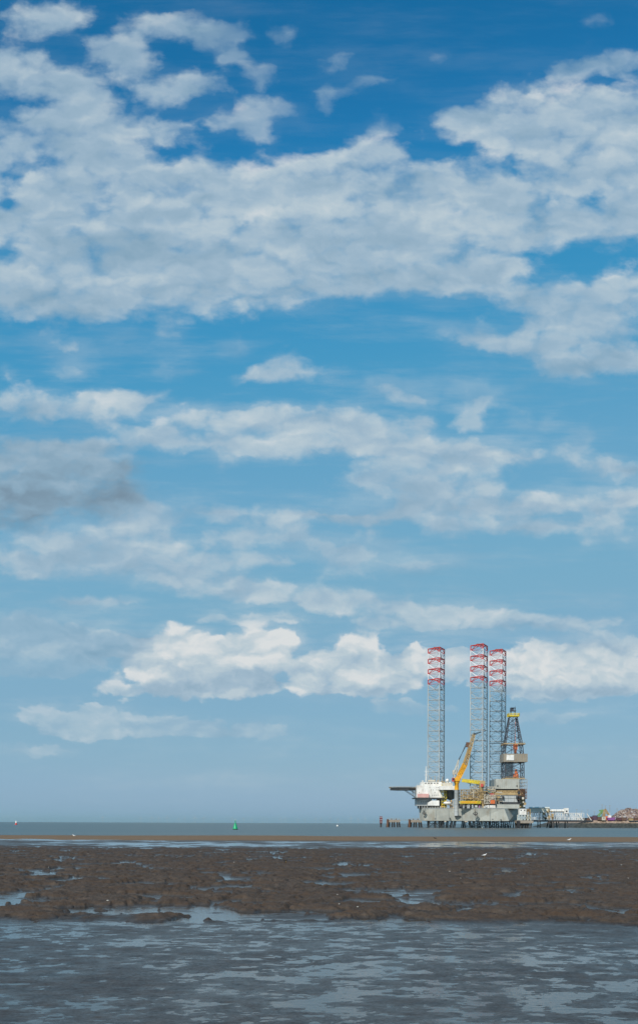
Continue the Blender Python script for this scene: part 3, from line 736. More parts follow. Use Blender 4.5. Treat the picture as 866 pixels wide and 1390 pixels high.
b0 = W(619.3,1061,779); b1 = W(630.8,1037.5,779); b2 = W(643,997,779)
mb = lattice(MB(), b0, b1, 2.9, 3.0, 7, .5, .4)
d_ = (b1-b0).normalized()
for s_ in (-1,1):                                             # plated lower boom
    off = Vector((0,1.2*s_,0)); mb.bar(b0+off, b1+off, .35, 2.1)
mb.build('boom_foot_section', M['yellow'], cr_)
lattice(MB(), b1, b2, 3.0, 1.6, 14, .44, .30).build('boom_lattice', M['tan'], cr_)
mb = MB(); lattice(mb, b1+Vector((.4,0,0)), b1.lerp(b2,.55), 2.2, 1.7, 8, .35, .28); mb.build('boom_walkway', M['yellow'], cr_)
mb = MB(); e = W(652.5,993.5,779); lattice(mb, b2, e, 1.0, .5, 4, .22, .16); mb.tube(b2-Vector((1,0,1)), b2+Vector((.6,0,.9)), .8); mb.build('jib_head', M['dark'], cr_)
mb = MB(); g0 = W(616,1058,779); g1 = W(615.5,1049,779); g2 = W(622,1031.5,779)
for s_ in (-1.4,1.4):
    o_ = Vector((0,s_,0)); mb.bar(g0+o_, g1+o_, .45); mb.bar(g1+o_, g2+o_, .45); mb.bar(b0+o_+Vector((0,0,1)), g2+o_, .4); mb.bar(g1+o_, b0+o_+Vector((1.5,0,4)), .3)
for k in range(6): c = g1.lerp(g2,k/5); mb.bar(c-Vector((0,1.4,0)), c+Vector((0,1.4,0)), .35)
mb.box(g1.x-.8,g1.x+1.8,778,780.2,g1.z-1.2,g1.z+1.8)
mb.build('gantry', M['cream'], cr_)
mb = MB()
for s_ in (-.8,.8):
    mb.tube(g2+Vector((0,s_,0)), W(634,1009,779)+Vector((0,s_,0)), .16); mb.tube(g1+Vector((0,s_,0)), W(632,1010,779)+Vector((0,s_,0)), .12)
mb.tube(b2, W(643.5,1030,779), .07); mb.build('hoist_rope', M['dark'], cr_)
mb = MB(); c = W(634.5,1010,779); mb.box(c.x-1.1,c.x+1.1,777.8,780.2,c.z-2.2,c.z+1.2); mb.build('boom_sheave_block', M['rust'], cr_)

# second crane with its boom lying level ------------------------------------
c2 = empty('deck_crane', Vector((XY(652,782)[0],776,zt)) - origin_of(rig)); c2.parent = rig
p = W(653.5,1062.5,776); q_ = W(626.5,1059.3,776)
mb = lattice(MB(), p, q_, 2.3, 1.9, 12, .40, .25)
mb.bar(p+Vector((0,-1,-.1)), q_+Vector((0,-1,0)), .2, 1.0); mb.build('boom', M['lemon'], c2)
mb = MB(); c = W(653,1063,776); mb.lathe((c.x,776,0), [(1.3,zt),(1.3,c.z-4),(1.9,c.z-3),(1.9,c.z-2)], 12); mb.build('pedestal', M['tan'], c2)
mb = MB(); mb.box(c.x-1.5,c.x+2.4,774.2,777.8,c.z-2,c.z+1.6); mb.build('slewing_house', M['tan'], c2)
mb = MB(); mb.sbox(652.5,1064,655.5,1068,773.6,1.4); mb.build('cab', M['red'], c2)
mb = MB(); a = W(637,1064,776); mb.bar(W(632,1062,776), W(646,1066.5,776), .35); lattice(mb, W(644,1068,777), W(655,1060,777), 1.4, .8, 5, .25, .18); mb.build('luffing_strut', M['cream'], c2)

# deck clutter: structures of the rig --------------------------------------
random.seed(4)
def frame(name, m, px0, py0, px1, py1, Yd, dep, nx, ny, t=.28, diag=True):
    mb = MB(); a = W(px0,py1,Yd); b = W(px1,py0,Yd)
    for Yk in (Yd, Yd+dep):
        for i_ in range(nx+1):
            x = a.x+(b.x-a.x)*i_/nx; mb.bar((x,Yk,a.z),(x,Yk,b.z),t)
        for j in range(ny+1):
            z = a.z+(b.z-a.z)*j/ny; mb.bar((a.x,Yk,z),(b.x,Yk,z),t)
        if diag:
            for i_ in range(nx):
                for j in range(ny):
                    x = a.x+(b.x-a.x)*i_/nx; x1 = a.x+(b.x-a.x)*(i_+1)/nx; z = a.z+(b.z-a.z)*j/ny; z1 = a.z+(b.z-a.z)*(j+1)/ny
                    mb.bar((x,Yk,z),(x1,Yk,z1),t*.7) if (i_+j) % 2 else mb.bar((x1,Yk,z),(x,Yk,z1),t*.7)
    for i_ in range(nx+1):
        x = a.x+(b.x-a.x)*i_/nx
        for j in range(ny+1):
            z = a.z+(b.z-a.z)*j/ny; mb.bar((x,Yd,z),(x,Yd+dep,z),t*.8)
    return mb.build(name, m, rig)
frame('pipe_rack', M['tan'], 625,1072,652,1088,775,9, 8,4,.30)
frame('pipe_rack', M['cream'], 640,1068,672,1074,786,8, 9,2,.26)
frame('handrail_frame', M['lemon'], 624,1087.6,652,1090.6,771.8,1.5, 12,1,.34)
frame('service_gantry', M['tan'], 648,1074,658,1096,774,6, 3,6,.35)
frame('service_gantry', M['cream'], 657,1079,672,1091,773,4, 4,3,.28)
mb = MB(); mb.sbox(626,1088,647,1090.0,771.5,.4); mb.build('yellow_beam', M['yellow'], rig)
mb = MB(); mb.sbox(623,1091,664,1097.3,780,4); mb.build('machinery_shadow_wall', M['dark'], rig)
for k in range(17):                                           # pumps and drums below the walkway
    x = 624.5+k*2.35; c = W(x,1094.3,773); mb = MB(); r_ = random.uniform(.45,.8)
    if k % 3: mb.tube((c.x,773,zt), (c.x,773,zt+random.uniform(1.6,3.0)), r_, r_*.8, 10)
    else: mb.tube((c.x-.8,773,zt+1.2), (c.x+.8,773,zt+1.2), .9, None, 10); mb.box(c.x-.9,c.x+.9,772.6,773.4,zt,zt+.4)
    mb.build('pump', random.choice([M['dark'],M['purple'],M['palegrey'],M['white'],M['tan'],M['dark']]), rig)
mb = MB()
for k in range(70):
    x = random.uniform(623,672); y = random.uniform(1070,1095) if x > 640 else random.uniform(1078,1095)
    p = W(x,y,random.uniform(774,786)); L_ = random.uniform(1.5,7)
    q_ = p + (Vector((L_,0,0)) if random.random() < .45 else Vector((0,0,-min(L_,p.z-zt))) if random.random() < .6 else Vector((L_*.7,0,-L_*.35)))
    if q_.z < zt: q_.z = zt
    mb.tube(p, q_, random.uniform(.12,.38))
mb.build('pipework', M['tan'], rig)
mb = MB()
for k in range(40):
    x = random.uniform(640,680); y = random.uniform(1072,1095); p = W(x,y,random.uniform(773,782)); L_ = random.uniform(1,5)
    q_ = p + (Vector((L_,0,0)) if random.random() < .5 else Vector((0,0,-min(L_,p.z-zt)))); mb.tube(p, q_, random.uniform(.12,.3))
mb.build('pipework', M['cream'], rig)
for k in range(46):
    x = random.uniform(623,678); y = random.uniform(1076,1093); p = W(x,y,random.uniform(775,788)); s_ = random.uniform(.5,1.5); mb = MB()
    mb.box(p.x-s_,p.x+s_,p.y,p.y+s_*1.6,p.z-s_*.6,p.z+s_*.6)
    mb.bar((p.x,p.y+.5,zt),(p.x,p.y+.5,p.z),.25)
    mb.build('equipment_box', M[random.choice(['tan','tan','cream','dark','rust','grey','lemon','white','orange'])], rig)
mb = MB()
for k in range(30):
    p = W(random.uniform(625,672), 1078, random.uniform(774,786)); mb.bar((p.x,p.y,zt),(p.x,p.y,p.z+random.uniform(-3,3)),.22)
mb.build('posts', M['tan'], rig)

# deck cargo: things of their own -------------------------------------------
def container(label, px0, py0, px1, py1, Yd, m, group=None):
    a = W(px0,py1,Yd); b = W(px1,py0,Yd); root = empty('deck_container', (a.x, Yd, a.z))
    tag(root, label, 'container', group)
    mb = MB().box(a.x,b.x,Yd,Yd+2.4,a.z,b.z); n = max(3,int((b.x-a.x)/.5))
    for k in range(n): x = a.x+.12+(b.x-a.x-.24)*k/(n-1); mb.box(x-.05,x+.05,Yd-.06,Yd,a.z+.15,b.z-.15)
    mb.build('body', m, root)
    mb = MB()
    for x in (a.x,b.x):
        mb.box(x-.09,x+.09,Yd-.1,Yd+.1,a.z,b.z)
    for z in (a.z,b.z): mb.box(a.x,b.x,Yd-.08,Yd+.08,z-.08,z+.08)
    mb.build('corner_frame', M['dark'], root)
container('pale sea-green container high on the rig deck left of the derrick', 655.5,1073.6,664.5,1077.6,783, M['green'])
container('red container under the long tan beam beside the derrick base', 664.5,1076.8,670.5,1080.2,779, M['red'])
container('bright orange container above the white one, just left of the derrick base', 665.2,1085.8,671.6,1091.2,771.5, M['orange'])
container('white open-framed container on the deck edge below the orange one', 664,1092.8,672,1097.4,770.6, M['white'])
def lifeboat(label, px, py, Yd, m):
    c = W(px,py,Yd); root = empty('lifeboat', c); tag(root, label, 'lifeboat')
    mb = MB(); mb.ball(c, 3.0, 1.2, 1.1, 14, 8); mb.build('hull', m, root)
    mb = MB(); mb.box(c.x-1.2,c.x+.9,c.y-.6,c.y+.6,c.z+.7,c.z+1.5); mb.build('canopy', m, root)
    mb = MB(); mb.box(c.x-.9,c.x+.6,c.y-.63,c.y-.6,c.z+.95,c.z+1.25); mb.build('window', M['glass'], root)
lifeboat('white enclosed lifeboat under the white deck box near the yellow crane', 607,1090,787.5, M['white'])

# derrick and cantilever ----------------------------------------------------
der = empty('derrick', Vector((XY(695,800)[0],800,W(695,1057,793).z)) - origin_of(rig)); der.parent = rig
DY = 801
def ring(py, pl, pr):
    a = W(pl,py,DY); b = W(pr,py,DY); h = (b.x-a.x)/2; c = (a.x+b.x)/2
    return [Vector((c-h,DY-h,a.z)), Vector((c+h,DY-h,a.z)), Vector((c+h,DY+h,a.z)), Vector((c-h,DY+h,a.z))]
lv = [(1057,683,708.5),(1046,683,708.5),(1035.5,683.2,708.3),(1024,683.6,708),(1010.5,684.8,706.8),(1001,686.2,705.2),(992,687.6,703.7),(983.5,689,702.2),(974,690.5,700.8)]
rg = [ring(*l) for l in lv]
mb = MB(); mb2 = MB()
for k in range(len(rg)-1):
    for j in range(4):
        A, B, C_, D_ = rg[k][j], rg[k][(j+1) % 4], rg[k+1][(j+1) % 4], rg[k+1][j]
        mb.bar(A, D_, .55); mb2.bar(A, B, .30); mb2.bar(A, C_, .24); mb2.bar(B, D_, .24)
        mb2.bar((A+B)/2, (C_+D_)/2, .26)
mb.build('corner_leg', M['derrick'], der); mb2.build('bracing', M['derrick'], der)
mb = MB(); r0 = rg[3]; z1 = W(695,1024,DY).z; z0 = W(695,1035,DY).z
a = W(680.6,1030,DY).x; b = W(712.5,1030,DY).x; h = (b-a)/2
for (x0_,x1_,y0_,y1_) in ((a,b,DY-h,DY-h+.3),(a,b,DY+h-.3,DY+h),(a,a+.3,DY-h+.3,DY+h-.3),(b-.3,b,DY-h+.3,DY+h-.3)): mb.box(x0_,x1_,y0_,y1_,z0,z1)
wb = mb.build('wind_wall', M['walltan'], der)
YF = DY-h
mb = MB(); mb.sbox(687,1024.6,697.3,1032.0,YF-.3,.22); mb.build('blank_white_sign', M['white'], der)
mb = MB()
for k in range(13): x = a+(b-a)*k/12; mb.box(x-.07,x+.07,YF-.07,YF,z0+.1,z1-.1)
mb.build('ribs', M['tan'], wb)
mb = MB()
for py, e in ((1010.5,3.0),(1057,.5)):
    rr_ = ring(py, 684.8-e if py < 1020 else 683, 706.8+e if py < 1020 else 709)
    for j in range(4): mb.bar(rr_[j], rr_[(j+1) % 4], .7)
    for j in range(4): mb.bar(rr_[j]+Vector((0,0,1.1)), rr_[(j+1) % 4]+Vector((0,0,1.1)), .12)
mb.build('stabbing_platform', M['tan'], der)
rr_ = ring(973, 689.0, 703.4); mb = MB()
mb.prism([(v.x,v.y) for v in rr_], rr_[0].z, rr_[0].z+.9)
for j in range(4):
    A, B = rr_[j], rr_[(j+1) % 4]
    for h in (1.5,2.2): mb.bar(A+Vector((0,0,h)), B+Vector((0,0,h)), .28)
    for k in range(5): c = A.lerp(B,k/4); mb.bar(c, c+Vector((0,0,2.2)), .22)
mb.build('crown_platform', M['lemon'], der)
mb = MB(); c = (rr_[0]+rr_[2])/2
for sx_ in (-1.7,1.3):
    for sy_ in (-1.4,1.4): mb.bar(c+Vector((sx_,sy_,1)), c+Vector((sx_,sy_,6.6)), .3)
mb.box(c.x-2.3,c.x+1.8,c.y-1.8,c.y+1.8,c.z+4.0,c.z+4.5); mb.box(c.x-2.2,c.x+.2,c.y-1,c.y+1,c.z+4.5,c.z+6.2); mb.box(c.x-2.0,c.x+1.6,c.y-1.6,c.y+1.6,c.z+6.3,c.z+6.6)
mb.bar(c+Vector((1.3,0,6)), c+Vector((1.3,0,8.0)), .15)
mb.build('crown_block', M['derrick'], der)
mb = MB(); c = W(699,1012,DY); mb.box(c.x-1.3,c.x+1.3,DY-1.5,DY+1.5,c.z-3,c.z+1.6); mb.box(c.x-.8,c.x+.8,DY-1,DY+1,c.z-6,c.z-3)
mb.bar(c, (c.x,DY,rg[-1][0].z), .28); mb.build('travelling_block', M['orange'], der)
mb = MB(); c = W(700,1052,DY-3); mb.lathe((c.x,DY-3,c.z-2.7), [(1.9,0),(1.9,3.0),(1.1,4.3),(.6,6.8)], 12); mb.build('top_drive', M['orange'], der)
mb = MB()
for k in range(26): x = W(685+k*.45,1057,DY-2).x; mb.bar((x,DY-2+.2*(k % 3),rg[0][0].z), (x+.05,DY-2,W(690,1026+(k*7 % 5),DY).z), .16)
mb.build('racked_drill_pipe', M['dark'], der)
# struts tying leg and derrick
mb = MB()
for py in (1009,1023.3,1037.3,1051.5):
    a = W(664,py,806); b = W(684,py,806); mb.bar(a,b,.32); mb.bar(a+Vector((0,2,0)),b+Vector((0,2,0)),.2)
for py0, py1 in ((1023.3,1009),(1037.3,1023.3),(1051.5,1037.3)): mb.bar(W(672,py0,806), W(684,py1,806), .16)
mb.build('tie_bar', M['dark'], der)
# cantilever and drill floor
cant = empty('cantilever', Vector((XY(690,790)[0],790,zt)) - origin_of(rig)); cant.parent = rig
MB().sbox(672.3,1057.6,704.5,1070.8,788,26).build('drill_floor_wind_wall', M['hull'], cant)
frame('floor_edge_rack', M['grey'], 704.8,1057.5,715,1070.8,789,20, 3,3,.28)
mb = MB()
for k in range(12): mb.sbox(673.5+k*2.6,1058.2,673.75+k*2.6,1070.2,787.9,.1)
mb.build('stiffeners', M['grey'], cant)
mb = MB()
for px in (674.3,700.5): mb.sbox(px,1066,px+1.5,1067.6,787.7,.3)
mb.build('vent', M['dark'], cant)
MB().sbox(671,1071.2,712,1073.0,790,24).build('floor_beam', M['dark'], cant)
frame('truss_beam', M['tan'], 670,1073.2,706,1076.0,787,2, 14,1,.30)
MB().sbox(664,1076.2,707,1079.0,786,2).build('tan_beam', M['tan'], cant)
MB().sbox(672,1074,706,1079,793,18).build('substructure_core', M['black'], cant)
MB().sbox(681.5,1079.4,705.5,1088.6,786.5,24).build('mud_pit_wall', M['palegrey'], cant)
mb = MB()
for px in (681.5,689,697.5,705): mb.sbox(px,1079.3,px+.4,1088.8,786.3,.2)
mb.sbox(681.5,1083.6,705.5,1083.9,786.3,.2); mb.build('wall_seam', M['grey'], cant)
MB().sbox(679,1088.9,707,1091.6,786,24).build('skid_beam', M['dark'], cant)
MB().sbox(673,1091.9,704.5,1097.4,775,36).build('skid_base', M['hull'], cant)
MB().sbox(672,1081.0,681.2,1083.2,785,6).build('walkway_deck', M['palegrey'], cant)
MB().sbox(672,1086.6,681.2,1088.6,784,4).build('walkway_deck', M['rust'], cant)
frame('stair_frame', M['grey'], 672,1079.4,681,1091.6,785.5,4, 3,3,.22)
mb = MB()
for px, r_ in ((682.3,.8),(701.5,.9),(705.2,1.1)): c = W(px,1083,785.5); mb.lathe((c.x,785.2,0), [(r_*.6,W(px,1084.5,785).z),(r_,W(px,1083.5,785).z),(r_,W(px,1080.5,785).z)], 10)
mb.build('winch_drum', M['dark'], cant)
mb = MB()
for k, (px, w_) in enumerate(((703.6,1.0),(705.8,.7),(707.8,1.3),(710.0,.9),(711.8,.7))):
    a = W(px,1070.8,788+k*2); b = W(px,1097.2,788+k*2); mb.bar(a,b,w_)
mb.build('riser_column', M['tan'], cant)
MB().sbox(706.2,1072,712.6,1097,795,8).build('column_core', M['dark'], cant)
frame('column_stage', M['rust'], 703,1071,714.6,1084,786,3, 3,3,.25)
for k in range(10):
    p = W(random.uniform(702,713),random.uniform(1072,1095),785.6); s_ = random.uniform(.4,.9); MB().box(p.x-s_,p.x+s_,785.4,786.6,p.z-s_,p.z+s_).build('valve_box', M[random.choice(['tan','cream','rust','dark','palegrey'])], cant)

# ================================================================== jetty alongside
jet = empty('jetty', (XY(715,848)[0], 848, 0)); tag(jet, 'long dark-decked jetty on raking piles running behind the rig to the rocky shore', 'jetty')
JY = 850; jz = W(760,1113.6,JY).z
xa = XY(578,JY)[0]; xb = XY(792,JY+25)[0]
MB().box(xa, xb, JY-5, JY+5, jz-1.1, jz).build('deck', M['rust'], jet)
mb = MB(); mb.box(xa, xb, JY-5.3, JY-5.02, jz-.9, jz+.15); mb.build('deck_edge_beam', M['dark'], jet)
def bent(px, rake, Yc=JY, zz=None, r_=.42, par=jet):
    x = XY(px, Yc)[0]; zz = zz or jz-1.1
    for yy in (-4, 4):
        mb = MB(); mb.tube((x, Yc+yy, zz), (x+rake, Yc+yy*1.2, -3.4), r_, None, 8); mb.build('pile', M['pile'], par)
random.seed(8)
for px in (582,590.5,596,600,607,613,617.5,628,631,637,643,648,652,658.5,664,669,674,681,686,692,697):
    bent(px, random.choice((-1.6,-.9,0,.9,1.6)), JY)
for px, rk in ((731,0),(745,-1.6),(747,1.2),(749.5,0),(756,1.4),(768,0)): bent(px, rk)
mb = MB()
for (p0, p1) in ((582,590.5),(590.5,596),(596,607),(607,617.5),(631,643),(643,652),(658.5,669),(669,681),(681,692)):
    a = XY(p0,JY-4)[0]; b = XY(p1,JY-4)[0]; mb.bar((a,JY-4,jz-1.3),(b,JY-4,.5),.28); mb.bar((b,JY-4,jz-1.3),(a,JY-4,.5),.28); mb.bar((a,JY-4,.9),(b,JY-4,.9),.3)
mb.build('cross_bracing', M['pile'], jet)
mb = MB()
for k in range(4):
    c = XY(604+k*28,JY-4)[0]; mb.box(c-1.2,c+1.2,JY-5.6,JY-5.3,jz-1.6,jz-.3)
mb.build('fender', M['cream'], jet)
# guard rail / pipe-bridge truss on jetty
mb = MB(); a = XY(716,JY-4)[0]; b = XY(792,JY-4)[0]; n = 26
for Yk in (JY-4.4, JY+4.4):
    for h in (.9,1.9,5.6): mb.bar((a,Yk,jz+h),(b,Yk,jz+h),.26)
    for k in range(n+1):
        x = a+(b-a)*k/n; mb.bar((x,Yk,jz),(x,Yk,jz+5.6),.2)
        if k < n: x1 = a+(b-a)*(k+1)/n; mb.bar((x,Yk,jz+(0 if k % 2 else 5.6)),(x1,Yk,jz+(5.6 if k % 2 else 0)),.2)
mb.build('truss_railing', M['white'], jet)
mb = MB()
for k, (p0,q0,p1,q1) in enumerate(((783.5,1104,791,1113.8),(796,1104.5,802,1113.5))): mb.bar(W(p0,q0,JY-6),W(p1,q1,JY-6),.5)
mb.build('ramp_stay', M['white'], jet)
# berth head beside the rig
bh = empty('berth_platform', (XY(714,776)[0],776,0)); tag(bh, 'weathered concrete berth platform on thick dark piles at the rig stern', 'platform')
a = W(702.5,1117.4,770); b = W(722,1113.8,770); MB().box(a.x,b.x,766,784,a.z,b.z).build('deck', M['concrete'], bh)
for px in (705,708,711.5,714.5,717.5,720.5):
    x = XY(px,768)[0]
    for yy in (768,782): mb = MB(); mb.tube((x,yy,a.z),(x+random.uniform(-1,1),yy,-3.4),.55,None,8); mb.build('pile', M['pile'], bh)
mb = MB(); mb.box(a.x-1.2,a.x+.8,765.6,768,a.z-3.3,b.z-.3); mb.build('rubber_fender', M['black'], bh)
# white cabin and gangway tower standing on it
def small_house(name, label, cat, px0, py0, px1, py1, Yd, dep, m, feet=True):
    a = W(px0,py1,Yd); b = W(px1,py0,Yd); root = empty(name, (a.x,Yd,a.z)); tag(root, label, cat)
    MB().box(a.x,b.x,Yd,Yd+dep,a.z,b.z).build('wall', m, root)
    MB().box(a.x-.2,b.x+.2,Yd-.2,Yd+dep+.2,b.z,b.z+.22).build('roof', M['grey'], root)
    n = max(1,int((b.x-a.x)/2.2))
    for k in range(n):
        x = a.x+(b.x-a.x)*(k+.5)/n; MB().box(x-.4,x+.4,Yd-.05,Yd,b.z-1.5,b.z-.7).build('window', M['glass'], root)
    return root
small_house('site_cabin', 'white site cabin raised on a frame just right of the rig hull', 'cabin', 704.5,1097.8,714,1106,769.5,5, M['white'])
fr = empty('cabin_frame', (XY(709,770)[0],770,b.z)); tag(fr, 'pale steel frame with cross braces carrying the white cabin', 'frame')
mb = MB()
pa = W(703.5,1113.6,770); pb = W(720,1106.4,770)
for k in range(5):
    x = pa.x+(pb.x-pa.x)*k/4
    for yy in (770,775):
        mb.bar((x,yy,pa.z),(x,yy,pb.z),.28)
        if k < 4: x1 = x+(pb.x-pa.x)/4; mb.bar((x,yy,pa.z),(x1,yy,pb.z),.2); mb.bar((x1,yy,pa.z),(x,yy,pb.z),.2)
for yy in (770,775): mb.bar((pa.x,yy,pb.z),(pb.x,yy,pb.z),.3)
mb.build('braced_post', M['shedwhite'], fr)
gt = empty('gangway_tower', (XY(717,771)[0],771,b.z)); tag(gt, 'tan and black gangway tower standing between the cabin and the long pale shed', 'tower')
mb = MB(); a = W(715,1113.6,771); b2_ = W(719.4,1098.6,771)
for x in (a.x,b2_.x):
    for yy in (771,774): mb.bar((x,yy,a.z),(x,yy,b2_.z),.4)
for k in range(5):
    z = a.z+(b2_.z-a.z)*(k+1)/5; mb.box(a.x,b2_.x,771,774,z-.15,z); mb.bar((a.x,771,z),(b2_.x,771,z-(b2_.z-a.z)/5),.2)
mb.build('stair_frame', M['tan'], gt); mb = MB(); mb.box(a.x+.3,b2_.x-.3,771.4,773.6,b2_.z-1.5,b2_.z+.5); mb.build('landing_box', M['rust'], gt)
# long pale shed, white tube and white box on the jetty
sh = empty('pipe_shed', (XY(719,846)[0],846,jz)); tag(sh, 'long low grey-green shed raised on thin legs above the jetty deck', 'shed')
mb = MB(); mb.sbox(719,1096.6,745.5,1103.2,846,5); mb.build('wall', M['shedwhite'], sh)
a = W(718.5,1097.0,846); b = W(746,1096,846); mb = MB(); mb._add([(a.x,845.5,a.z),(b.x,845.5,a.z),(b.x,851.5,a.z),(a.x,851.5,a.z),(a.x,848.5,a.z+1.0),(b.x,848.5,a.z+1.0)], [(0,1,5,4),(2,3,4,5),(1,2,5),(3,0,4),(0,3,2,1)]); mb.build('roof', M['shedwhite'], sh)
mb = MB(); 
for k in range(7): x = a.x+1+(b.x-a.x-2)*k/6; mb.bar((x,847,jz),(x,847,W(720,1103.2,846).z),.25)
mb.build('leg', M['palegrey'], sh)
mb = MB(); mb.sbox(719.2,1101.6,745.3,1102.8,845.85,.15); mb.build('stripe', M['white'], sh)
gw = empty('tube_gangway', (XY(755,846)[0],846,jz)); tag(gw, 'white tubular gangway with a square white end cabin above the jetty', 'gangway')
p = W(745.8,1100.6,848); q_ = W(766.5,1100.6,848); mb = MB(); mb.tube(p,q_,1.15,None,12); mb.build('tube', M['white'], gw)
mb = MB(); 
for k in range(6): c = p.lerp(q_,(k+.5)/6); mb.tube(c-Vector((.15,0,0)),c+Vector((.15,0,0)),1.3,None,12)
mb.build('flange', M['palegrey'], gw)
mb = MB(); mb.sbox(765.4,1097.0,771.3,1105.0,846,4.6); mb.build('end_cabin', M['white'], gw)
mb = MB(); mb.sbox(767.6,1100.2,769.6,1102.2,845.85,.14); mb.build('window', M['glass'], gw)
mb = MB()
for px in (748,754,760,766.5,770.5): a = W(px,1102,848); mb.bar((a.x,848,jz),(a.x,848,a.z),.3)
mb.build('leg', M['palegrey'], gw)
pm = empty('jetty_plant', (XY(743,845)[0],845,jz)); tag(pm, 'rusty pink and dark machinery with hoses where shed and white tube meet', 'machinery')
mb = MB(); random.seed(5)
for k in range(14):
    p = W(random.uniform(737,750),random.uniform(1098.5,1112),845.2); s_ = random.uniform(.3,.9); mb.box(p.x-s_,p.x+s_,844.9,846,p.z-s_,p.z+s_); mb.bar((p.x,845.5,jz),(p.x,845.5,p.z),.18)
mb.build('housing', M['tan'], pm)
mb = MB(); 
for k in range(8): p = W(random.uniform(733,752),random.uniform(1101,1110),844.6); mb.tube(p,p+Vector((random.uniform(-2,2),0,-random.uniform(1,p.z-jz))),.15)
mb.build('hose', M['dark'], pm)

# mooring dolphins and marker -------------------------------------------------
def dolphin(px0, px1, Yd):
    a = W(px0,1118,Yd); b = W(px1,1112.6,Yd); root = empty('mooring_dolphin', ((a.x+b.x)/2,Yd,0))
    MB().box(a.x,b.x,Yd-2,Yd+6,b.z-2.1,b.z).build('concrete_cap', M['concrete'], root)
    for fx_ in (.04,.2,.42,.58,.8,.96):
        for yy in (-1,5):
            x = a.x+(b.x-a.x)*fx_; mb = MB(); mb.tube((x,Yd+yy,b.z-2),(x+(fx_-.5)*2.4,Yd+yy,-3.4),.42,None,8); mb.build('pile', M['pile'], root)
    mb = MB(); mb.tube((a.x+.2,Yd-2.5,b.z+.3),(a.x+.2,Yd-2.5,-1),.75,None,10); mb.build('fender_pile', M['rust'], root)
    mb = MB()
    for k in range(5): x = a.x+.5+(b.x-a.x-1)*k/4; mb.bar((x,Yd-1.9,b.z),(x,Yd-1.9,b.z+1.1),.12)
    mb.bar((a.x+.5,Yd-1.9,b.z+1.1),(b.x-.5,Yd-1.9,b.z+1.1),.12); mb.build('guard_rail', M['tan'], root)
    for k in (.35,.7): x = a.x+(b.x-a.x)*k; mb = MB(); mb.tube((x,Yd,b.z),(x,Yd,b.z+.7),.35,.45,10); mb.build('bollard', M['dark'], root)
    return root
d1 = dolphin(525.3,542.6,860); tag(d1, 'outer mooring dolphin, concrete cap on dark piles, nearest the dark marker post', 'mooring dolphin', 'mooring dolphins beside the rig')
d2 = copy_tree(d1); d2.location.x = XY(563.5,860)[0]; d2['label'] = 'inner mooring dolphin, concrete cap on dark piles, next to the rig bow'
cw = empty('catwalk', (XY(550,860)[0],860,W(550,1113,860).z)); tag(cw, 'thin steel catwalk strung between the two mooring dolphins', 'catwalk')
a = W(542.6,1113.6,861); b = W(556,1113.6,861); mb = MB()
for yy in (860.4,862): mb.bar((a.x,yy,a.z),(b.x,yy,a.z),.2); mb.bar((a.x,yy,a.z+1),(b.x,yy,a.z+1),.1); [mb.bar((a.x+(b.x-a.x)*k/6,yy,a.z),(a.x+(b.x-a.x)*k/6,yy,a.z+1),.1) for k in range(7)]
mb.box(a.x,b.x,860.5,861.9,a.z-.02,a.z+.06); mb.build('walkway', M['grey'], cw)
mk = empty('marker_post', (XY(517,860)[0],860,0)); tag(mk, 'dark maroon channel marker post standing alone left of the mooring dolphins', 'marker post')
c = W(517,1107.5,860); mb = MB(); mb.tube((c.x,860,-3),(c.x,860,c.z-3),.7,None,10); mb.build('pile', M['pile'], mk)
mb = MB(); zb_ = W(517,1117.5,860).z; mb.box(c.x-1.1,c.x+1.1,858.9,861.1,zb_,c.z-.4); mb.build('topmark', paint('maroon', (.16,.035,.045), .6, .4, (.05,.03,.03), .6), mk)
mb = MB()
for k in range(3): z = zb_+.8+k*1.8; mb.box(c.x-1.15,c.x+1.15,858.84,858.9,z,z+.35)
mb.build('stripe', M['palegrey'], mk)

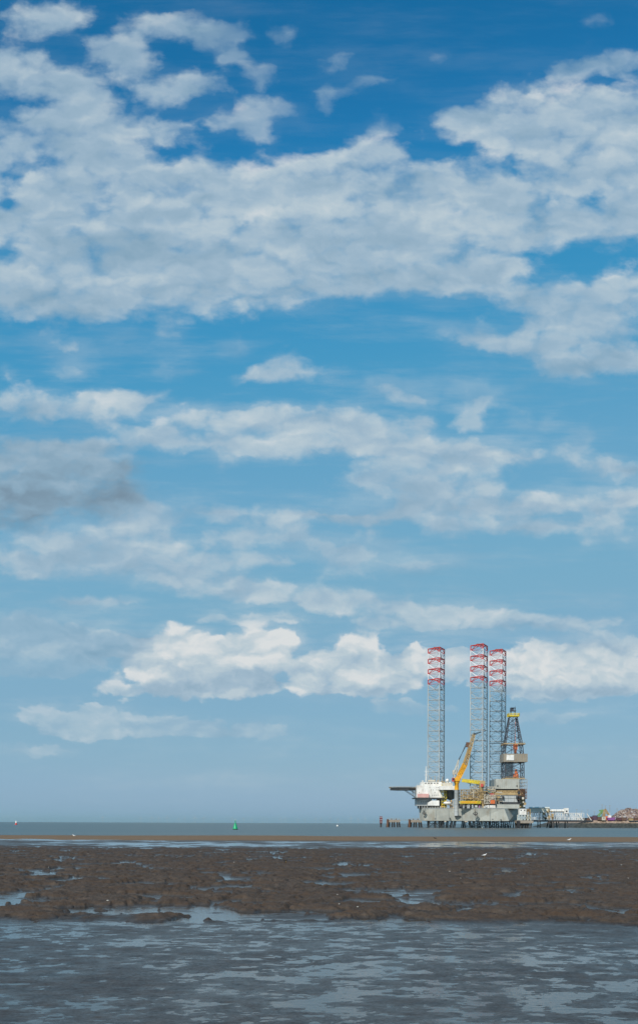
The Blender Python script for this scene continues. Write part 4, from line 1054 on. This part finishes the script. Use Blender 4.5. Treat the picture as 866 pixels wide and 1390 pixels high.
# ================================================================== shore on the right
def grid_obj(name, m, x0, x1, y0, y1, nx, ny, hf, loc=None):
    mb = MB(); xs_ = np.linspace(x0,x1,nx); ys_ = np.linspace(y0,y1,ny); gx, gy = np.meshgrid(xs_, ys_); gz = hf(gx, gy)
    vs = np.stack([gx,gy,gz],-1).reshape(-1,3).tolist()
    fs = [(r*nx+c, r*nx+c+1, (r+1)*nx+c+1, (r+1)*nx+c) for r in range(ny-1) for c in range(nx-1)]
    mb._add(vs, fs, False); return mb.build(name, m, None, loc)
def rock_material():
    m, t, b = mat('armour_rock'); N = t.nodes; L = t.links
    g = N.new('ShaderNodeNewGeometry'); sx_ = N.new('ShaderNodeSeparateXYZ'); L.new(g.outputs['Position'], sx_.inputs[0])
    v = N.new('ShaderNodeTexVoronoi'); v.inputs['Scale'].default_value = .8; L.new(g.outputs['Position'], v.inputs[0])
    bw = N.new('ShaderNodeSeparateColor'); L.new(v.outputs['Color'], bw.inputs[0])
    n = N.new('ShaderNodeTexNoise'); n.inputs['Scale'].default_value = .5; n.inputs['Detail'].default_value = 5; L.new(g.outputs['Position'], n.inputs[0])
    z2 = N.new('ShaderNodeMath'); z2.operation = 'MULTIPLY_ADD'; L.new(n.outputs[0], z2.inputs[0]); z2.inputs[1].default_value = 1.6; L.new(sx_.outputs[2], z2.inputs[2])
    f = N.new('ShaderNodeMapRange'); f.inputs[1].default_value = 4.3; f.inputs[2].default_value = 5.3; L.new(z2.outputs[0], f.inputs[0])
    lo = N.new('ShaderNodeMix'); lo.data_type = 'RGBA'; L.new(bw.outputs[0], lo.inputs[0]); lo.inputs[6].default_value = (.022,.026,.022,1); lo.inputs[7].default_value = (.060,.064,.054,1)
    hi = N.new('ShaderNodeMix'); hi.data_type = 'RGBA'; L.new(bw.outputs[1], hi.inputs[0]); hi.inputs[6].default_value = (.22,.15,.10,1); hi.inputs[7].default_value = (.42,.32,.24,1)
    mx = N.new('ShaderNodeMix'); mx.data_type = 'RGBA'; L.new(f.outputs[0], mx.inputs[0]); L.new(lo.outputs[2], mx.inputs[6]); L.new(hi.outputs[2], mx.inputs[7])
    L.new(mx.outputs[2], b.inputs['Base Color']); b.inputs['Roughness'].default_value = .85
    return m
SY = 893.0; sz_ = W(820,1113.4,905).z
def shore_h(x, y):
    xl = XY(752,900)[0]
    nose = ss(0, 34, x-xl)                                      # the bank rises out of the water from the left
    f = ss(0, 15, y-SY)
    rock = .55*(vn(x*.55,y*.55,5)) + .35*vn(x*1.3,y*1.3,8)
    return -1.0 + (sz_+1.0+.0*x)*f*nose + rock*(1-.6*ss(12,20,y-SY))*np.minimum(1, f*nose*4)
shore = grid_obj('shore_embankment', rock_material(), XY(752,900)[0]-4, 620, SY-3, SY+150, 430, 150, shore_h); tag(shore, kind='structure')
# scrap heap
def heap_material():
    m, t, b = mat('scrap'); N = t.nodes; L = t.links; g = N.new('ShaderNodeNewGeometry')
    v = N.new('ShaderNodeTexVoronoi'); v.inputs['Scale'].default_value = .65; L.new(g.outputs['Position'], v.inputs[0])
    s_ = N.new('ShaderNodeSeparateColor'); L.new(v.outputs['Color'], s_.inputs[0])
    cr = N.new('ShaderNodeValToRGB'); L.new(s_.outputs[0], cr.inputs[0]); e = cr.color_ramp.elements; cr.color_ramp.interpolation = 'CONSTANT'
    e[0].color = (.10,.065,.055,1); e[1].position = .9; e[1].color = (.36,.33,.31,1)
    for p_, c_ in ((.2,(.20,.135,.10,1)),(.42,(.27,.19,.15,1)),(.62,(.11,.075,.07,1)),(.78,(.30,.24,.19,1))): k = e.new(p_); k.color = c_
    L.new(cr.outputs[0], b.inputs['Base Color']); b.inputs['Roughness'].default_value = .8
    return m
hx = XY(829,925)[0]
def heap_h(x, y):
    n = fbm(x*.10,y*.10,15,4,.6); prof = ss(-2, 14, x-hx)*(.80+.20*ss(10,22,x-hx))
    d = 1-ss(.2, 1, np.abs(y-938)/24)
    return sz_-.4 + (9.6*prof*d)*(1+.28*n) + 1.5*vn(x*.8,y*.8,19)*d
heap = grid_obj('scrap_heap', heap_material(), hx-3, 420, 912, 964, 240, 60, heap_h); tag(heap, 'tall mottled brown and pink scrap heap rising at the right edge behind the shore', 'scrap heap')
# yard things
def shore_container(label, px0, py0, px1, py1, m, Yd=905, group=None):
    a = W(px0,py1,Yd); b = W(px1,py0,Yd); root = empty('shipping_container', (a.x,Yd,sz_)); tag(root, label, 'container', group)
    mb = MB().box(a.x,b.x,Yd,Yd+2.5,sz_-.1,b.z)
    for j in range(8): x = a.x+(b.x-a.x)*(j+.5)/8; mb.box(x-.06,x+.06,Yd-.06,Yd,sz_,b.z-.1)
    mb.build('body', m, root)
    mb = MB(); mb.box(a.x-.05,b.x+.05,Yd-.1,Yd+.05,b.z-.12,b.z+.05); mb.build('top_rail', M['dark'], root)
mar = paint('maroon_container', (.11,.04,.05), .6, .5, (.06,.035,.03), .9)
plum = paint('plum_container', (.10,.06,.10), .6, .5, (.08,.05,.04), .9)
brn = paint('brown_container', (.15,.085,.06), .6, .5, (.08,.05,.04), .9)
shore_container('dark maroon container, leftmost of the dark row before the green crane', 799,1108.4,804,1112.6, mar, 905, 'containers on the shore')
shore_container('plum coloured container, taller one in the middle of the dark row by the green crane', 804.4,1107,810.5,1112.6, plum, 907, 'containers on the shore')
shore_container('small brown container right beside the green crane body', 811,1108.8,815.6,1112.6, brn, 904, 'containers on the shore')
shore_container('dark red container just right of the purple boat', 836.5,1110,842.5,1113.2, mar, 904, 'containers on the shore')
shore_container('brown container at the foot of the scrap heap', 843,1109.7,849.5,1113.2, brn, 905, 'containers on the shore')
small_house('office_cabin', 'small cream cabin on the shore between the maroon containers and purple boat', 'cabin', 816.5,1108.6,821.5,1113.4,903,3, M['cream'])
bt = empty('workboat', (XY(829,904)[0],904,sz_)); tag(bt, 'purple boat with white cabin laid up on the shore left of the heap', 'boat')
a = XY(823.5,904)[0]; b = XY(835,904)[0]; L_ = b-a
mb = MB(); mb._add([(a+.8,904,sz_),(b-1.2,904,sz_),(b-1.2,907,sz_),(a+.8,907,sz_),(a,903.4,sz_+2.1),(b,903.4,sz_+2.3),(b,907.6,sz_+2.3),(a,907.6,sz_+2.1)], [(0,1,5,4),(1,2,6,5),(2,3,7,6),(3,0,4,7),(4,5,6,7),(3,2,1,0)]); mb.build('hull', M['purple'], bt)
mb = MB(); mb.box(a+1,a+3.4,904.2,906.8,sz_+2.11,sz_+4.0); mb.build('cabin', M['white'], bt)
mb = MB(); mb.tube((a+2.6,905.5,sz_+4),(a+2.6,905.5,sz_+6.5),.12); mb.build('mast', M['white'], bt)
yc = empty('yard_crane', (XY(818,912)[0],912,sz_)); tag(yc, 'green yard crane with folded lattice boom standing on the shore', 'crane')
mb = MB(); c = XY(814,912)[0]; mb.box(c-2.2,c+2.2,910,914,sz_+.9,sz_+3.6); mb.build('body', M['green'], yc)
mb = MB(); mb.box(c-2.6,c+2.6,909.6,914.4,sz_,sz_+.9); mb.build('crawler_track', M['dark'], yc)
gc = paint('lime_green', (.20,.36,.13), .5, .3, (.2,.3,.1), .5)
mb = MB(); lattice(mb, W(811,1108,912), W(818,1100,912), 1.5, 1.2, 5, .34, .24); lattice(mb, W(818,1100,912), W(812.5,1100.5,912), 1.1, .8, 4, .3, .2); mb.bar(W(818,1100,912), W(820,1110,912), .5); mb.build('boom', gc, yc)
og = empty('grab_crane', (XY(822,910)[0],910,sz_)); tag(og, 'orange lattice grab crane tangled beside the green yard crane', 'crane')
mb = MB(); lattice(mb, W(818.5,1110,909), W(820,1098.5,909), 1.6, .9, 6, .34, .24); lattice(mb, W(820.5,1098.5,909), W(826.5,1107,909), 1.3, .9, 6, .32, .22); mb.bar(W(817.5,1104.5,909), W(825.5,1104.5,909), .5); mb.build('boom', M['tan'], og)
mb = MB(); c = XY(822,909)[0]; mb.box(c-2,c+2,907.5,911,sz_,sz_+3.4); mb.build('body', M['orange'], og)
for k, (px, py, t_) in enumerate(((782,1099,.13),(789,1101,.13),(797,1099.5,.13),(816.5,1092.5,.16),(821,1094,.16),(827,1093.5,.16),(837,1098,.13),(806,1102,.13))):
    x = XY(px,915)[0]; z = W(px,py,915).z; root = empty('lamp_post', (x,915,sz_)); tag(root, 'thin tall grey lamp post standing up against the sky on the shore', 'lamp post', 'lamp posts on the shore')
    MB().tube((x,915,sz_-.5),(x,915,z),t_*1.3,t_,8).build('pole', M['grey'], root)
    MB().box(x-.9,x+.9,914.8,915.2,z,z+.22).build('lamp_head', M['grey'], root)
random.seed(31)
SKIPS = ['black open skip on the shore near the far end of the white jetty truss', 'brown open skip on the shore just left of the dark maroon container', 'grey open skip behind the white ramp stays at the jetty end',
    'tan open skip on the rocks in front of the scrap heap', 'brown open skip at the right picture edge before the scrap heap']
cm = {'white':'white','dark':'black','grey':'grey','rust':'brown','tan':'tan'}
for k, (px, mk_) in enumerate(((793,'dark'),(798.5,'rust'),(786,'grey'),(856,'tan'),(863,'rust'))):
    x = XY(px,902)[0]; root = empty('skip_bin', (x,902,sz_))
    tag(root, SKIPS[k], 'skip')
    mb = MB(); mb._add([(x-1.5,902,sz_-.1),(x+1.5,902,sz_-.1),(x+1.5,904,sz_-.1),(x-1.5,904,sz_-.1),(x-2.2,901.8,sz_+1.7),(x+2.2,901.8,sz_+1.7),(x+2.2,904.2,sz_+1.7),(x-2.2,904.2,sz_+1.7)], [(0,1,5,4),(1,2,6,5),(2,3,7,6),(3,0,4,7),(3,2,1,0)])
    mb.build('body', M[mk_], root); mb = MB(); mb.bar((x-2.2,901.75,sz_+1.7),(x+2.2,901.75,sz_+1.7),.16); mb.build('rim', M['dark'], root)

# ================================================================== buoys
bu = empty('channel_buoy', (W(319.6,1126,490).x, 490, 0)); tag(bu, 'bright green conical channel buoy with a lattice top floating left of centre', 'buoy')
x, y = bu.location.x, 490
mb = MB(); mb.lathe((x,y,0), [(.9,-.5),(1.15,-.1),(1.15,.30)], 20); mb.build('float_collar', M['black'], bu)
mb = MB(); mb.lathe((x,y,0), [(1.12,.31),(1.05,.7),(.8,1.4),(.5,2.4),(.45,2.75)], 20); mb.build('body', M['buoy'], bu)
mb = MB()
for k in range(4):
    a_ = k*PI/2+.4; mb.bar((x+.48*math.cos(a_),y+.48*math.sin(a_),2.7),(x+.22*math.cos(a_),y+.22*math.sin(a_),4.1),.09)
mb.lathe((x,y,0), [(.32,3.3),(.32,3.38)], 12); mb.build('lattice_top', M['buoy'], bu)
mb = MB(); mb.lathe((x,y,0), [(.16,4.1),(.18,4.5),(.05,4.6)], 10); mb.build('lantern', M['palegrey'], bu)
b2o = empty('far_buoy', (W(22.5,1117,1150).x, 1150, 0)); tag(b2o, 'small red and white buoy near the horizon at the far left', 'buoy')
x = b2o.location.x; mb = MB(); mb.lathe((x,1150,0), [(1.2,-.4),(1.4,.3),(.8,2.0)], 14); mb.build('body', M['red'], b2o)
mb = MB(); mb.lathe((x,1150,0), [(.8,2.0),(.6,3.6),(.1,4.4)], 14); mb.build('topmark', M['white'], b2o)
b3 = empty('mooring_buoy', (W(458,1120,1000).x, 1000, 0)); tag(b3, 'small round white mooring buoy on the sea left of the marker post', 'buoy')
x = b3.location.x; mb = MB(); mb.ball((x,1000,.55), .95, .95, .95, 14, 9); mb.build('float', M['white'], b3); mb = MB(); mb.lathe((x,1000,0), [(.25,1.45),(.25,1.8)], 10); mb.build('mooring_ring', M['dark'], b3)

# ================================================================== wind farm on the horizon
def make_turbine():
    root = empty('wind_turbine', (0,0,0)); tag(root, 'pale offshore wind turbine standing faint on the horizon', 'wind turbine', 'wind turbines along the horizon')
    MB().tube((0,0,-2),(0,0,92),2.6,1.6,12).build('tower', M['palegrey'], root)
    MB().box(-2.4,2.4,-4,7,91,96).build('nacelle', M['legwhite'], root)
    for k in range(3):
        a_ = math.radians(90+120*k); d = Vector((math.cos(a_),0,math.sin(a_))); s_ = Vector((-d.z,0,d.x)); c = Vector((0,-5.4,93.5)); mb = MB()
        P_ = [c+d*2-s_*1.6, c+d*2+s_*1.6, c+d*14+s_*3.0, c+d*55+s_*.5, c+d*55-s_*.3, c+d*14-s_*1.2]
        vs = [p+Vector((0,-.6,0)) for p in P_]+[p+Vector((0,.6,0)) for p in P_]; n = 6
        mb._add(vs, [tuple(range(n)), tuple(range(2*n-1,n-1,-1))]+[(k2,(k2+1) % n,n+(k2+1) % n,n+k2) for k2 in range(n)]); mb.build('blade', M['palegrey'], root)
    MB().lathe((0,0,0), [(0.1,0),(0.1,.1)], 4)
    mb = MB(); mb.ball((0,-5.2,93.5), 2.2, 2.2, 2.2); mb.build('hub', M['legwhite'], root)
    return root
tb = make_turbine(); random.seed(77); first = True
spots = [px+random.uniform(-3,3) for px in range(205, 300, 12)] + [px+random.uniform(-4,4) for px in range(318, 528, 12)] + [192, 712+30, 728, 140]
for px in spots:
    Yd = random.uniform(19000, 26000); o = tb if first else copy_tree(tb); first = False
    o.location = (XY(px,Yd)[0], Yd, 0); o.rotation_euler.z = random.uniform(-.9,.9); s_ = .8

# ================================================================== birds and pale stones on the mud
def bird(label, px, py, m, m2, size=1.0, head=1, z0=None):
    # find where the sight line meets the ground
    for Yd in np.arange(25, 260, .25):
        p = W(px,py,Yd); g = float(ground_height(np.array([p.x]),np.array([p.y]))[0])
        if p.z <= max(g,0): break
    z0 = max(g, 0); root = empty('bird', (p.x,Yd,z0)); tag(root, label, 'bird')
    s_ = size; x = p.x; mb = MB()
    prof = [(-.30,.0,.17,.012),(-.20,.0,.185,.05),(-.08,0,.20,.085),(.06,0,.215,.09),(.14,0,.25,.07),(.18,0,.30,.05),(.21,0,.345,.052),(.25,0,.35,.035),(.27,0,.345,.012)]
    n = 12; vs = []
    for (dx, dy, dz, r_) in prof:
        for k in range(n): t_ = 2*PI*k/n; vs.append((x+dx*s_*head, Yd+r_*math.cos(t_)*s_, z0+(dz+r_*math.sin(t_))*s_))
    fs = [(i_*n+k,i_*n+(k+1) % n,(i_+1)*n+(k+1) % n,(i_+1)*n+k) for i_ in range(len(prof)-1) for k in range(n)]+[tuple(range(n-1,-1,-1)), tuple(range(len(vs)-n,len(vs)))]
    mb._add(vs, fs, True); mb.build('body', m, root)
    mb = MB()
    for yy in (-.08,.08): mb._add([(x+.10*s_*head,Yd+yy*s_,z0+.24*s_),(x-.10*s_*head,Yd+yy*s_*1.15,z0+.27*s_),(x-.34*s_*head,Yd+yy*s_*.5,z0+.18*s_),(x-.08*s_*head,Yd+yy*s_*1.2,z0+.17*s_)], [(0,1,2,3)])
    mb.build('wing', m2, root)
    mb = MB(); mb.tube((x+.26*s_*head,Yd,z0+.345*s_),(x+.34*s_*head,Yd,z0+.33*s_),.012*s_,.004*s_); mb.build('beak', M['beak'], root)
    for yy in (-.03,.03): mb = MB(); mb.tube((x,Yd+yy*s_,z0+.14*s_),(x,Yd+yy*s_,z0-.01),.008*s_); mb.tube((x-.01,Yd+yy*s_,z0+.008),(x+.05*s_*head,Yd+yy*s_,z0+.006),.01*s_); mb.build('leg', M['beak'], root)
M['grey_feather'] = paint('grey_feathers', (.40,.42,.44), .8, .1, (.3,.3,.3), 4)
bird('white gull standing on the sand bar below the jetty', 772, 1142, M['bird_white'], M['grey_feather'], 1.3)
bird('small white gull on the sand bar at the left of the picture', 101, 1136, M['bird_white'], M['grey_feather'], 1.2, -1)
bird('dark crow standing on the sand bar below the rig bow', 590, 1139.5, M['bird_dark'], M['bird_dark'], 1.2, -1)
bird('dark wading bird feeding among the mud mounds left of centre', 388, 1171.5, M['bird_dark'], M['bird_dark'], .8)
bird('pale wading bird on a mud mound below the rig', 657, 1163.5, M['bird_white'], M['grey_feather'], .8)
st = None; rs = np.random.default_rng(5)
for k in range(70):
    Yd = float(np.exp(rs.uniform(math.log(37), math.log(120)))); x = float(rs.uniform(-.31,.31)*Yd)
    g = float(ground_height(np.array([x]),np.array([Yd]))[0])
    if g < .04: continue
    if st is None:
        mb = MB(); mb.ball((0,0,0), .07, .05, .035, 9, 6, .18); st = mb.build('stone', M['stone'])
        tag(st, 'small pale stone or shell lying on the brown mud', 'stone', 'pale stones scattered over the mud'); o = st
    else: o = st.copy(); col.objects.link(o)
    s_ = float(rs.uniform(.35,.9)); o.location = (x,Yd,g+.012*s_); o.scale = (s_,s_,s_); o.rotation_euler.z = float(rs.uniform(0,6))

# ------------------------------------------------------------------ render look
sc.view_settings.view_transform = 'Standard'; sc.view_settings.look = 'None'; sc.view_settings.gamma = 1; sc.view_settings.exposure = 0.0
sc.cycles.max_bounces = 5; sc.cycles.volume_bounces = 0; sc.cycles.diffuse_bounces = 2; sc.cycles.glossy_bounces = 3; sc.cycles.use_denoising = True
